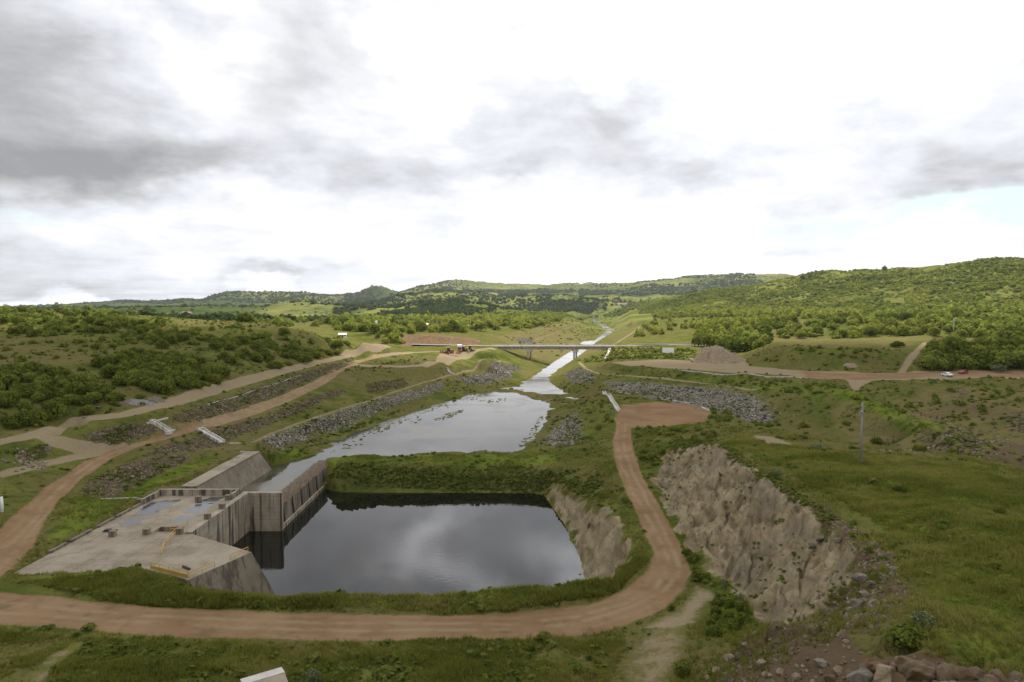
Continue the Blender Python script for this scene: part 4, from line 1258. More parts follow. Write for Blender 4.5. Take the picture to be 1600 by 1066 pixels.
for k, (p, lab) in enumerate(blocks):
    x, y, z = on_deck(*p)
    if proto is None:
        mb = MB().box(-.42, .42, -.38, .38, 0, .85)
        o = proto = mb.build('concrete_block', M_PALE if k else M_DECK, bevel=.04)
    else:
        o = proto.copy(); COL.objects.link(o)
    on_wall = k in (2, 3)
    o.location = (-47.2 if on_wall else x, y, Zd + (.222 if on_wall else .0))
    o.rotation_euler = (0, 0, rng.uniform(-.15, .15))
    tag(o, lab, 'block', 'concrete blocks on the deck')


def railing(lab, pts, h=1.0, panel=False):
    c = pts[0]
    t = thing('railing', lab, 'railing', c, 0, 'yellow railings round the deck')
    rel = [Vector(p) - Vector(c) for p in pts]
    for dz, nm in ((h, 'top_rail'), (h * .52, 'mid_rail')):
        MB().tube([p + Vector((0, 0, dz)) for p in rel], .05, 6).build(nm, M_YELLOW, t)
    for a, b2 in zip(rel[:-1], rel[1:]):
        n = max(1, int((b2 - a).length / 1.6))
        for k in range(n + 1):
            p = a.lerp(b2, k / n)
            MB().tube([p, p + Vector((0, 0, h))], .035, 6).build('post', M_YELLOW, t)
    if panel:
        for a, b2 in zip(rel[:-1], rel[1:]):
            u = (b2 - a).normalized(); w = Vector((-u.y, u.x, 0)) * .015
            MB().hull([a - w, b2 - w, b2 + w, a + w] and [tuple(q + Vector((0, 0, zz))) for zz in (.06, h * .5) for q in (a - w, b2 - w, b2 + w, a + w)]).build('kick_panel', M_YELLOW, t)
    return t


E1, E2, E3 = Vector((-45.6, 84.6, Zd)), Vector((-39.5, 81.6, Zd)), Vector((-35.5, 90.3, Zd))
railing('yellow railing with solid kick panel along the grassy deck edge', [E1, E2], .95, True)
railing('yellow railing running from the solid panel along the battered wall', [E2 + Vector((.08, .17, 0)), E2.lerp(E3, .42)], .7)
railing('short yellow railing at the deck point above the pool', [E2.lerp(E3, .68), E3], .8)
railing('yellow railing beside the open pit', [(hx1 - .9, hy0 - .12, Zd), (hx1 + .15, hy0 - .12, Zd), (hx1 + .15, hy1 + .5, Zd)], 1.0)
railing('leaning run of thin yellow posts crossing the bare deck', [(-48.9, 97.6, Zd), (-48.0, 93.0, Zd), (-46.6, 89.0, Zd)], .85)
x, y, z = on_deck(291, 889)
lg = MB().tube([(-.75, .2, .16), (.0, 0, .17), (.75, -.2, .16)], [.15, .17, .15], 8).build('timber_log', M_WOOD, None, (x, y, Zd), 0)
lg.rotation_euler = (0, 0, -.35)
tag(lg, 'short dark timber log lying on the bare deck behind the yellow railing', 'log')
x, y, z = on_deck(172, 830)
lg = MB().box(-.9, .9, -.5, .5, 0, .12).box(-.7, .1, -.35, .3, .13, .3).build('steel_plate', M_DARK, None, (x, y, Zd + .004), .02)
tag(lg, 'rusty dark steel hatch plates lying flat near the grassy deck edge', 'plate')

# ---------------------------------------------------------------- the bridge
Dz = 15.25
BY = 425.0
br = thing('road_bridge', 'long flat concrete road bridge on twin column piers over the river', 'bridge', (25, BY, 4))


def bpart(mb, name, mat, parent=br, bevel=0):
    return part(mb, name, mat, parent, bevel)


def rel_part(mb, name, mat, p1):
    o = mb.build(name, mat, p1)
    o.matrix_parent_inverse = Matrix.Translation(-p1.parent.location) if p1.parent else Matrix.Translation(-p1.location)
    return o


bpart(MB().box(-13, 64, BY - 5.0, BY + 5.0, Dz - .75, Dz), 'deck', M_BRIDGE)
for y in (-3.2, 0, 3.2):
    bpart(MB().box(-12, 63, BY + y - .35, BY + y + .35, Dz - 2.3, Dz - .752), 'girder', M_BRIDGE)
for sy in (-1, 1):
    rail = MB().box(-13, 64, BY + sy * 4.45 - .12, BY + sy * 4.45 + .12, Dz + .002, Dz + .14)
    rail.box(-13, 64, BY + sy * 4.45 - .1, BY + sy * 4.45 + .1, Dz + .62, Dz + .78)
    for k in range(39):
        rail.box(-13 + k * 2.02, -12.75 + k * 2.02, BY + sy * 4.45 - .09, BY + sy * 4.45 + .09, Dz + .14, Dz + .62)
    bpart(rail, 'guardrail', M_PALE)
for x in (10.8, 39.4):
    pr = bpart(MB().box(x - 1.7, x + 1.7, BY - 4.4, BY + 4.4, Dz - 3.6, Dz - 2.302), 'pier', M_BRIDGE, br, .05)
    for y in (-2.6, 2.6):
        o = MB().tube([(x + y * .36, BY + y, 1.0), (x + y * .36, BY + y, Dz - 3.602)], .55, 14).build('column', M_BRIDGE, pr, smooth=False)
for x0, x1 in ((-15.5, -11.9), (62.9, 66.5)):
    bpart(MB().box(x0, x1, BY - 4.8, BY + 4.8, Dz - 4.2, Dz - .76), 'abutment', M_BRIDGE, br, .05)
# asphalt road over the bridge and guard rails beyond
asph = plain('asphalt', (.24, .215, .185), .9, 0, .2, .6, .1)


def ribbon(name, pts, w, mat, lift=.10, step=4):
    V, Fc = [], []
    prev = None
    P = []
    for a, b2 in zip(pts[:-1], pts[1:]):
        n = max(1, int(math.dist(a, b2) / step))
        P += [(a[0] + (b2[0] - a[0]) * k / n, a[1] + (b2[1] - a[1]) * k / n) for k in range(n)]
    P.append(pts[-1])
    for k, p in enumerate(P):
        q0, q1 = P[max(0, k - 1)], P[min(len(P) - 1, k + 1)]
        tx, ty = q1[0] - q0[0], q1[1] - q0[1]
        L = math.hypot(tx, ty)
        nx, ny = -ty / L * w / 2, tx / L * w / 2
        z = max(ground(p[0] + nx * s2, p[1] + ny * s2) for s2 in (-1, -.5, 0, .5, 1)) + lift
        if -14.5 < p[0] < 65.5 and abs(p[1] - BY) < 6:
            z = Dz + .004
        V += [(p[0] + nx, p[1] + ny, z), (p[0] - nx, p[1] - ny, z)]
        if k:
            Fc += [2 * k - 2, 2 * k - 1, 2 * k + 1, 2 * k]
    me = mesh_np(name, V, Fc, np.full(len(Fc) // 4, 4), mat)
    o = bpy.data.objects.new(name, me)
    COL.objects.link(o)
    return tag(o, kind='structure')


ribbon('asphalt_road', [(-62, 422.5), (-30, 423.5), (-14, 425), (64, 425), (90, 426), (132, 430)], 6.6, asph)


def guard(lab, pts, group=None):
    c = (pts[0][0], pts[0][1], ground(*pts[0]))
    t = thing('roadside_barrier', lab, 'barrier', c, 0, group)
    path = []
    for a, b2 in zip(pts[:-1], pts[1:]):
        n = max(1, int(math.dist(a, b2) / 4))
        path += [(a[0] + (b2[0] - a[0]) * k / n, a[1] + (b2[1] - a[1]) * k / n) for k in range(n)]
    path.append(pts[-1])
    p3 = [Vector((p[0], p[1], ground(*p))) - Vector(c) for p in path]
    MB().tube([p + Vector((0, 0, .75)) for p in p3], .18, 6).build('rail', M_PALE, t)
    for p in p3:
        MB().box(p.x - .08, p.x + .08, p.y - .08, p.y + .08, p.z - .3, p.z + .7).build('post', M_GREYP, t)


guard('pale roadside barrier from the bridge end to the dark trees', [(66, 420.6), (95, 421.5), (128, 425)])
guard('pale roadside barrier on the far edge beyond the bridge', [(66, 429.6), (95, 430.5), (128, 434)])
# ---------------------------------------------------------------- plants
NPR = np.random.default_rng(11)


def foliage_mat(name, lo, hi, pale, trans=.22):
    mt = bpy.data.materials.new(name)
    mt.use_nodes = True
    t = NT(mt.node_tree); t.n.clear()
    out = t.add('ShaderNodeOutputMaterial')
    at = t.add('ShaderNodeAttribute', attribute_name='tone')
    oi = t.add('ShaderNodeObjectInfo')
    f = t.m('ADD', t.m('MULTIPLY', at.outputs['Fac'], .8), t.m('MULTIPLY', oi.outputs['Random'], .2))
    c = t.ramp(f, [(.05, lo), (.5, hi), (.95, pale)])
    d = t.add('ShaderNodeBsdfDiffuse'); t.put(d.inputs[0], c)
    tr = t.add('ShaderNodeBsdfTranslucent'); t.put(tr.inputs[0], c)
    mx = t.add('ShaderNodeMixShader'); mx.inputs[0].default_value = trans
    t.l.new(d.outputs[0], mx.inputs[1]); t.l.new(tr.outputs[0], mx.inputs[2]); t.l.new(mx.outputs[0], out.inputs[0])
    return mt


F_SHRUB = foliage_mat('shrub_leaves', (.058, .084, .016), (.172, .205, .036), (.280, .296, .066), .48)
F_TREE = foliage_mat('tree_leaves', (.056, .084, .016), (.182, .218, .038), (.300, .325, .066), .48)
F_LIGHT = foliage_mat('light_leaves', (.095, .128, .020), (.225, .255, .040), (.330, .340, .068), .48)
F_FAR_SHADE = foliage_mat('far_leaves_shade', (.030, .052, .018), (.062, .090, .028), (.115, .145, .044), .3)  # far foliage kept dark to carry the painted cloud shade
F_GREY = foliage_mat('grey_leaves', (.070, .095, .040), (.140, .170, .080), (.26, .29, .16))
F_GRASS = foliage_mat('grass_blades', (.078, .098, .016), (.195, .208, .038), (.310, .285, .088), .48)
F_WEED = foliage_mat('weed_leaves', (.066, .094, .017), (.135, .165, .034), (.225, .230, .062), .42)
BARK = plain('bark', (.12, .09, .065), .9, 0, .3, 4, .1)


def crown_arrays(seed, n, leaf, nl=6, flat=.62, dome=False):
    """a crown about 1 m wide, standing on z=0: many leaf sprays over several lobes; returns quads and a tone each"""
    g = np.random.default_rng(seed)
    C, Rd = [], []
    for k in range(nl):
        a = 2 * math.pi * (k + g.uniform(-.3, .3)) / nl
        rr = g.uniform(.12, .30) if k else 0.0
        r0 = g.uniform(.17, .27) + (.05 if k == 0 else 0)
        h = (flat * g.uniform(.42, .66) if k else flat * .68) - (rr * .45 if dome else 0)
        C.append((rr * math.cos(a), rr * math.sin(a), h)); Rd.append((r0, r0 * g.uniform(.85, 1.1), max(.16, min(h, r0 * g.uniform(.8, 1.15)))))
    C, Rd = np.array(C), np.array(Rd)
    ltone = g.uniform(.15, .75, nl)
    k = g.integers(0, nl, n)
    d = g.normal(size=(n, 3)); d /= np.linalg.norm(d, axis=1, keepdims=True)
    d[:, 2] = np.where(d[:, 2] < -.75, -d[:, 2], d[:, 2])
    rad = g.uniform(.72, 1.06, n)[:, None]
    p = C[k] + d * Rd[k] * rad
    p[:, 2] = np.maximum(p[:, 2], .02)
    nrm = d + g.normal(size=(n, 3)) * .45
    nrm /= np.linalg.norm(nrm, axis=1, keepdims=True)
    u = np.cross(nrm, g.normal(size=(n, 3))); u /= np.linalg.norm(u, axis=1, keepdims=True)
    w = np.cross(nrm, u)
    s = leaf * g.uniform(.6, 1.25, (n, 1))
    q = np.stack([p - u * s - w * s * .7, p + u * s * .8 - w * s, p + u * s + w * s * .7, p - u * s * .7 + w * s], 1)
    tone = np.clip(ltone[k] + g.normal(size=n) * .16 + d[:, 2] * .06, 0, 1)
    return q.astype(np.float32), tone.astype(np.float32)


def quads_mesh(name, q, tone, mat):
    n = len(q)
    me = mesh_np(name, q.reshape(-1, 3), np.arange(n * 4), np.full(n, 4), mat, False)
    at = me.attributes.new('tone', 'FLOAT', 'FACE')
    at.data.foreach_set('value', tone.astype(np.float32))
    return me


def trunk_mesh(seed, h=.55, r=.028):
    g = random.Random(seed)
    mb = MB()
    mb.tube([(0, 0, -.12), (.01, 0, h * .35), (g.uniform(-.03, .03), g.uniform(-.03, .03), h * .7)], [r * 1.3, r, r * .75], 6)
    for k in range(4):
        a = k * 1.57 + g.uniform(-.4, .4)
        mb.tube([(0, 0, h * (.3 + .08 * k)), (.11 * math.cos(a), .11 * math.sin(a), h * .72), (.22 * math.cos(a), .22 * math.sin(a), h * 1.0)], [r * .6, r * .42, r * .2], 5)
    bmesh.ops.recalc_face_normals(mb.bm, faces=mb.bm.faces)
    me = bpy.data.meshes.new('trunk')
    mb.bm.to_mesh(me); mb.bm.free()
    me.materials.append(BARK)
    return me


SHRUB_ME = [quads_mesh('shrub', *crown_arrays(100 + k, 900, .036, 7, .55), F_SHRUB) for k in range(7)]
SHRUB_LIGHT = [quads_mesh('shrub', *crown_arrays(130 + k, 700, .038, 6, .6), F_LIGHT) for k in range(3)]
SHRUB_GREY = [quads_mesh('shrub', *crown_arrays(150 + k, 420, .030, 6, .75), F_GREY) for k in range(3)]
TREE_ME = [quads_mesh('crown', *crown_arrays(200 + k, 800, .040, 8, .74, True), F_TREE) for k in range(6)]
TREE_LIGHT = [quads_mesh('crown', *crown_arrays(230 + k, 700, .042, 7, .8, True), F_LIGHT) for k in range(4)]
TRUNK_ME = [trunk_mesh(k) for k in range(4)]
LOD_MID = [crown_arrays(300 + k, 150, .080, 6, .7, True) for k in range(8)]
LOD_FAR = [crown_arrays(330 + k, 34, .15, 4, .7, True) for k in range(8)]
LOD_WEED = [crown_arrays(360 + k, 26, .16, 4, .6) for k in range(6)]


def place_in(pix, n, space=1.0, world=False):
    """n points spread over a patch of ground, kept apart; the nearest come first"""
    poly = pix if world else GP(pix)
    P = np.array([p[:2] for p in poly])
    x0, y0 = P.min(0); x1, y1 = P.max(0)
    out = []
    tries = 0
    xs = NPR.uniform(x0, x1, 60 * n + 400); ys = NPR.uniform(y0, y1, 60 * n + 400)
    ok = inpoly(xs, ys, P)
    xs, ys = xs[ok], ys[ok]
    hx = np.zeros(n); hy = np.zeros(n); c = 0
    for x, y in zip(xs, ys):
        if c and ((hx[:c] - x) ** 2 + (hy[:c] - y) ** 2).min() < space * space:
            continue
        hx[c], hy[c] = x, y
        c += 1
        if c >= n:
            break
    return list(zip(hx[:c], hy[:c]))


def field(A, x, y):
    return hgrid(A, np.asarray(x), np.asarray(y))


def blocked(x, y):
    """roads, rock and water keep clear of plants"""
    v = max(float(field(MASK[k], [x], [y])[0]) for k in ('dirt', 'sand', 'rock', 'riprap'))
    z = ground(x, y)
    return v > .4 or (z < 4.3 and (y > 157 or (x < -40.5 and y > 118))) or (z < .5)


SPECS = []          # every countable shrub and tree: (apparent size, kind, x, y, width, height scale, label, group, style)


def zone(kind, label, group, pix, n, wr, hr=(.85, 1.15), style='dark', space=.42, world=False):
    for x, y in place_in(pix, n, space * (wr[0] + wr[1]) / 2, world):
        if blocked(x, y):
            continue
        w = NPR.uniform(*wr)
        SPECS.append((w / math.hypot(x, y), kind, x, y, w, NPR.uniform(*hr), label, group, style))


S_ = 'shrub'
zone(S_, 'rounded dark shrub in the dense thicket on the hillside above the pale gravel road', 'thicket above the pale gravel road', [(150, 575), (235, 557), (300, 562), (352, 590), (345, 612), (300, 612), (235, 622), (160, 590)], 78, (4.0, 7.2))
zone(S_, 'dark green shrub in the shaded thicket low on the slope at the picture edge', 'shaded thicket at the picture edge', [(-30, 585), (70, 580), (150, 605), (195, 635), (120, 655), (40, 668), (-30, 672)], 75, (3.4, 6.2))
zone(S_, 'bushy green shrub on the hillside between the grassy crest and the road bend', 'thicket below the road bend', [(345, 532), (400, 520), (480, 520), (545, 538), (540, 552), (480, 566), (400, 582), (352, 572)], 82, (4.0, 7.0))
zone(S_, 'green shrub in the open scrub across the middle of the bare hillside', 'open scrub on the hillside', [(155, 503), (280, 512), (355, 535), (345, 552), (250, 548), (170, 528)], 55, (3.6, 6.4))
zone(S_, 'green shrub in the scrub belt under the grassy hill crest', 'scrub belt under the crest', [(-311, 400), (-250, 390), (-189, 345), (-168, 300), (-150, 262), (-172, 242), (-200, 262), (-238, 300)], 125, (4.5, 8.0), world=True)
zone(S_, 'single small shrub dotted over the dry grass hillside', 'scattered hillside shrubs', [(0, 520), (420, 507), (540, 527), (300, 560), (150, 600), (0, 585)], 120, (1.6, 4.4))
zone(S_, 'small shrub along the foot of the hillside above the pale road', 'shrubs along the pale road', [(60, 672), (190, 640), (330, 605), (360, 590), (330, 598), (180, 630), (60, 660)], 16, (1.5, 3.0))
zone(S_, 'low dark shrub on the steep bank below the bridge end', 'shrubs on the bank by the bridge', [(915, 566), (950, 546), (1080, 546), (1050, 560), (960, 562), (940, 572)], 60, (1.8, 3.6))
zone(S_, 'low shrub among grass in the dip between stone pitching and red earth yard', 'shrubs between pitching and yard', [(1110, 638), (1180, 655), (1260, 668), (1200, 668), (1100, 660)], 34, (1.5, 3.2))
zone(S_, 'low leafy shrub on the overgrown bank beside the red track', 'shrubs beside the red track', [(988, 672), (1080, 668), (1150, 690), (1090, 694), (1040, 700), (1015, 740), (1000, 715)], 40, (1.3, 2.6))
zone(S_, 'low shrub on the pond bank below the red earth yard', 'shrubs on the pond bank', [(880, 655), (905, 640), (940, 640), (955, 660), (950, 690), (910, 700)], 20, (1.2, 2.4))
zone(S_, 'leafy weed shrub in the trough at the foot of the rock cutting', 'shrubs at the foot of the cutting', [(1045, 780), (1062, 830), (1100, 885), (1190, 960), (1150, 985), (1110, 1000), (1100, 930), (1070, 860)], 34, (.9, 1.9))
zone(S_, 'small shrub scattered over the brown far side of the gully', 'shrubs beyond the gully', [(1290, 625), (1400, 608), (1600, 605), (1600, 725), (1440, 712), (1330, 680)], 55, (1.4, 3.2))
zone(S_, 'small shrub on the dark slope under the right-bank road', 'shrubs under the right-bank road', [(1050, 582), (1240, 594), (1310, 604), (1280, 640), (1180, 606), (1060, 592)], 40, (1.4, 3.0))
zone(S_, 'shrub on the steep grassy flank of the flat-topped mound', 'shrubs on the mound flank', [(1195, 560), (1230, 546), (1390, 549), (1400, 575), (1200, 574)], 30, (1.5, 3.6))
T_ = 'tree'
zone(T_, 'dark bushy tree in the close row behind the pale earth heap', 'tree row behind the earth heap', [(1082, 541), (1195, 541), (1200, 530), (1090, 528)], 44, (8, 12), (.9, 1.2))
zone(T_, 'broad dark tree in the grove beside the parked cars', 'grove beside the parked cars', [(1440, 576), (1530, 577), (1640, 580), (1660, 545), (1460, 545)], 70, (7, 11), (.8, 1.05))
zone(T_, 'green tree in the wood behind the flat-topped mound', 'wood behind the mound', [(1185, 527), (1420, 526), (1640, 540), (1640, 505), (1200, 505)], 200, (7, 12), (.7, 1.0))
zone(T_, 'dark tree in the wooded belt at the foot of the long green hill', 'belt at the foot of the hill', [(1335, 503), (1660, 503), (1660, 480), (1350, 486)], 260, (9, 15), (.7, 1.0))
zone(T_, 'bright green tree in the thin line across the plain under the long hill', 'line of trees across the plain', [(1020, 499), (1340, 501), (1340, 490), (1020, 489)], 230, (9, 14), (.8, 1.1), 'light')
zone(T_, 'bright green tree standing in the sunny field beyond the barrier', 'trees in the sunny field', [(995, 532), (1090, 530), (1085, 500), (990, 503)], 30, (6, 10), (.9, 1.2), 'light')
zone(T_, 'green tree in the wood between barrier and wooded belt', 'wood beyond the barrier', [(1090, 527), (1200, 524), (1200, 503), (1090, 503)], 110, (7, 12), (.75, 1.1), 'mix')
zone(T_, 'tree in the broad sunlit wood on the plain behind the bridge', 'wood behind the bridge', [(540, 524), (650, 524), (740, 521), (830, 515), (905, 501), (935, 493), (780, 490), (640, 496), (500, 506)], 620, (8, 15), (.7, 1.05), 'mix')
zone(T_, 'dark tree in the belt on the shoulder where the hillside drops to the road', 'trees on the hill shoulder', [(380, 506), (480, 513), (560, 526), (600, 536), (630, 530), (560, 512), (400, 499)], 90, (5, 9), (.8, 1.1))
zone(T_, 'tree in the shrubby clump beside the white road behind the parked trucks', 'clump beside the white road', [(600, 536), (640, 535), (655, 531), (620, 524)], 14, (5, 8), (.7, .9), 'light')
SPECS.sort(key=lambda s: -s[0])
rest = []
cnt = {S_: 0, T_: 0}
TREE_PROTO = {}


def sink(x, y, w):
    return min(ground(x + a * w * .3, y + b * w * .3) for a, b in ((0, 0), (1, 0), (-1, 0), (0, 1), (0, -1)))


for s in SPECS:
    sz, kind, x, y, w, hs, lab, grp, sty = s
    if cnt[kind] >= 295:
        rest.append(s)
        continue
    cnt[kind] += 1
    z = sink(x, y, w) - .04 * w
    light = sty == 'light' or (sty == 'mix' and NPR.random() < .45)
    if kind == S_:
        o = bpy.data.objects.new('shrub', SHRUB_ME[NPR.integers(len(SHRUB_ME))])
        COL.objects.link(o)
    else:
        me = (TREE_LIGHT if light else TREE_ME)
        o = bpy.data.objects.new('tree', None); COL.objects.link(o)
        c_ = bpy.data.objects.new('crown', me[NPR.integers(len(me))]); COL.objects.link(c_); c_.parent = o
        t_ = bpy.data.objects.new('trunk', TRUNK_ME[NPR.integers(4)]); COL.objects.link(t_); t_.parent = o
    o.location = (x, y, z)
    o.scale = (w, w * NPR.uniform(.85, 1.1), w * hs)
    o.rotation_euler = (0, 0, NPR.uniform(0, 6.28))
    tag(o, lab, 'shrub' if kind == S_ else 'tree', grp)


def merged(name, lods, inst, mat, kind='stuff'):
    """one mesh of many small plants: inst rows are x,y,z,width,height,tone shift"""
    Q_, T2 = [], []
    inst = np.asarray(inst)
    which = NPR.integers(0, len(lods), len(inst))
    for k, (q, tn) in enumerate(lods):
        I = inst[which == k]
        if not len(I):
            continue
        a = NPR.uniform(0, 6.283, len(I)); c, s_ = np.cos(a), np.sin(a)
        X = (q[None, ..., 0] * c[:, None, None] - q[None, ..., 1] * s_[:, None, None]) * I[:, 3, None, None] + I[:, 0, None, None]
        Y = (q[None, ..., 0] * s_[:, None, None] + q[None, ..., 1] * c[:, None, None]) * I[:, 3, None, None] + I[:, 1, None, None]
        Zq = q[None, ..., 2] * I[:, 4, None, None] + I[:, 2, None, None]
        Q_.append(np.stack([X, Y, Zq], -1).reshape(-1, 4, 3))
        T2.append(np.clip(tn[None] * .6 + I[:, 5, None], 0, 1).reshape(-1))
    me = quads_mesh(name, np.concatenate(Q_), np.concatenate(T2), mat)
    o = bpy.data.objects.new(name, me)
    COL.objects.link(o)
    return tag(o, kind=kind)


merged('undergrowth', LOD_MID, [(s[2], s[3], sink(s[2], s[3], s[4]) - .04 * s[4], s[4], s[4] * s[5] * .8, NPR.uniform(0, .35)) for s in rest if s[1] == S_], F_SHRUB)
TL = [s for s in rest if s[1] == T_]
merged('woodland', LOD_MID, [(s[2], s[3], sink(s[2], s[3], s[4]) - .04 * s[4], s[4], s[4] * s[5], NPR.uniform(0, .3)) for s in TL if s[8] == 'dark'] + [(1200, 1500, -50, 1, 1, 0)], F_TREE)
merged('sunny_woodland', LOD_MID, [(s[2], s[3], sink(s[2], s[3], s[4]) - .04 * s[4], s[4], s[4] * s[5], NPR.uniform(.0, .4)) for s in TL if s[8] != 'dark'] + [(1200, 1500, -50, 1, 1, 0)], F_LIGHT)


def scatter(pix, n, wr, hr, dens=None, tone=(0, .4), world=False, keep=True):
    poly = pix if world else GP(pix)
    P = np.array([p[:2] for p in poly])
    x0, y0 = P.min(0); x1, y1 = P.max(0)
    xs = NPR.uniform(x0, x1, n * 4); ys = NPR.uniform(y0, y1, n * 4)
    ok = inpoly(xs, ys, P)
    if keep:
        ok &= np.max([field(MASK[k], xs, ys) for k in ('dirt', 'sand', 'rock')], axis=0) < .4
        zz = field(H, xs, ys)
        ok &= ~((zz < 4.3) & ((ys > 157) | ((xs < -40.5) & (ys > 118)))) & (zz > .35)
    if dens:
        ok &= dens(xs, ys)
    xs, ys = xs[ok][:n], ys[ok][:n]
    w = NPR.uniform(*wr, len(xs))
    return np.stack([xs, ys, field(H, xs, ys) - .05 * w, w, w * NPR.uniform(*hr, len(xs)), NPR.uniform(*tone, len(xs))], 1)


clump = lambda sc, seed, thr: (lambda x, y: fbm(x / sc, y / sc, 3, seed) + NPR.normal(size=len(x)) * .12 > thr)
# scrub on the long green hill and the far hills
HILL_R = [(980, 486), (1060, 462), (1180, 441), (1330, 426), (1600, 405), (1760, 400), (1760, 482), (1600, 484), (1340, 488), (1100, 489)]
far = [scatter(HR, 9000, (4, 9), (.45, .75), clump(90, 7, .0), (.0, .35), True), scatter(HR, 13000, (2.5, 6), (.5, .8), clump(30, 8, -.1), (.1, .5), True),
       scatter([(940, 492), (1000, 470), (1060, 466), (1060, 488)], 500, (6, 11), (.6, .9), None, (0, .3))]
merged('hill_scrub', LOD_FAR, np.concatenate(far[1:2]), F_LIGHT)
merged('dark_hill_scrub', LOD_FAR, np.concatenate([far[0], far[2]]), F_TREE)
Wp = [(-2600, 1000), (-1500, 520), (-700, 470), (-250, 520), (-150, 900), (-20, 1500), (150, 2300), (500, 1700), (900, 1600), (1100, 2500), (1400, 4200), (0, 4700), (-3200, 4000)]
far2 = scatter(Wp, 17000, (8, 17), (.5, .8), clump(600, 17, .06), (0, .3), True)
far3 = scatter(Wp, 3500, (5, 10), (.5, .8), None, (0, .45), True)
merged('far_woods', LOD_FAR, np.concatenate([far2, far3] + [scatter([(q[0], q[1] + 4) for q in p], 1400, (10, 22), (.4, .7), None, (0, .2), keep=False) for p in SHADE_RIDGES]), F_FAR_SHADE)  # dark crowns on the ridges deepen the painted cloud shade
# weeds and tussocks over the nearer slopes
Wn = [(-150, 60), (-40, 50), (60, 48), (130, 90), (200, 240), (140, 300), (90, 400), (40, 300), (-20, 330), (-110, 400), (-240, 320)]
wd = [scatter(p, 170, (.4, 1.1), (.4, .8), clump(4, 95, 0), (.1, .5), keep=False) for p in RIPRAP + BROWN] + [scatter(ROCK[1], 260, (.25, .8), (.5, .9), clump(5, 97, .12), (.1, .5), keep=False), scatter([(1040, 700), (1110, 688), (1150, 706), (1190, 734), (1230, 760), (1266, 784), (1306, 812), (1300, 822), (1258, 796), (1180, 746), (1140, 718), (1108, 700), (1060, 712)], 420, (.4, 1.1), (.5, .9), None, (.1, .5), keep=False)] + [scatter(Wn, 5200, (.5, 1.6), (.4, .9), clump(14, 27, .0), (0, .4), True), scatter(Wn, 2200, (.4, 1.0), (.4, .8), None, (.1, .6), True),
      scatter([(900, 565), (960, 545), (1090, 548), (1060, 562), (960, 564)], 500, (.8, 2), (.5, .9)), scatter([(510, 745), (640, 735), (860, 735), (860, 762), (700, 764), (520, 760)], 500, (.5, 1.3), (.5, 1), None, (0, .3)),
      scatter([(100, 1008), (950, 1008), (940, 1075), (50, 1080)], 420, (.4, 1.3), (.4, .8), clump(5, 29, 0), (0, .3)), scatter([(780, 526), (920, 494), (960, 494), (930, 535), (870, 560)], 500, (1.5, 3.5), (.4, .7), None, (0, .3)), scatter([(385, 700), (600, 650), (780, 600), (750, 612), (600, 655), (480, 718), (430, 720)], 600, (.5, 1.6), (.4, .9))]
emb = [scatter([(505, 740), (640, 731), (800, 729), (860, 735), (862, 766), (700, 769), (510, 768)], 1500, (.25, .75), (.4, .9), clump(4, 93, -.2), (0, .5), keep=False),
       scatter([(860, 735), (940, 740), (950, 790), (900, 772), (862, 758)], 300, (.4, 1.2), (.5, 1), clump(3, 91, 0), (0, .3))]
merged('bank_weeds', LOD_WEED, np.concatenate(emb), F_WEED)
# plants standing in the shallow water
wl = []
for pix, n in (([(675, 657), (700, 646), (725, 640), (720, 646), (690, 658)], 90), ([(575, 672), (600, 664), (612, 668), (590, 676)], 22), ([(530, 700), (560, 690), (570, 694), (545, 703)], 14), ([(745, 627), (790, 622), (800, 626), (760, 630)], 40), ([(640, 660), (655, 652), (662, 655), (648, 662)], 12),
                ([(500, 704), (560, 680), (660, 640), (760, 614), (765, 619), (670, 646), (570, 686), (510, 710)], 160), ([(850, 650), (835, 680), (812, 700), (805, 698), (828, 676), (845, 648)], 60)):
    poly = [pz(p[0], p[1], 4.0) for p in pix]
    for x, y in place_in(poly, n, .4, True):
        w = NPR.uniform(.4, 1.1)
        wl.append((x, y, 3.96, w, w * NPR.uniform(.15, .35), NPR.uniform(0, .5)))
merged('water_weeds', LOD_WEED, wl, F_LIGHT)
merged('weeds', LOD_WEED, np.concatenate(wd), F_WEED)

# grass tussocks near the viewer


def tuft(seed, n=9):
    g = np.random.default_rng(seed)
    q, tn = [], []
    for k in range(n):
        a = g.uniform(0, 6.28); r = g.uniform(0, .22); b = g.uniform(0, 6.28); L = g.uniform(.5, 1.0); w = .075; lean = g.uniform(.15, .6)
        p = np.array([r * math.cos(a), r * math.sin(a), -.05]); u = np.array([math.cos(b), math.sin(b), 0]) * w; t = p + np.array([math.cos(a) * lean, math.sin(a) * lean, L])
        q.append([p - u, p + u, t + u * .25, t - u * .25]); tn.append(g.uniform(.1, .8))
    return np.array(q, np.float32), np.array(tn, np.float32)


TUFTS = [tuft(k) for k in range(8)]
Gz = [(-75, 48), (-75, 110), (-62, 125), (-56, 160), (-20, 162), (15, 165), (40, 185), (75, 150), (95, 90), (62, 45), (30, 34), (15, 47)]
def patchy(a):
    a = np.asarray(a)
    a[:, 5] = np.clip(.22 + .55 * fbm(a[:, 0] / 7, a[:, 1] / 7, 4, 77) + .25 * fbm(a[:, 0] / 1.6, a[:, 1] / 1.6, 2, 78) + NPR.normal(size=len(a)) * .07, 0, .75)
    a[:, 3:5] *= (.75 + .7 * np.clip(fbm(a[:, 0] / 4, a[:, 1] / 4, 3, 79) + .2, -.3, 1))[:, None]
    return a


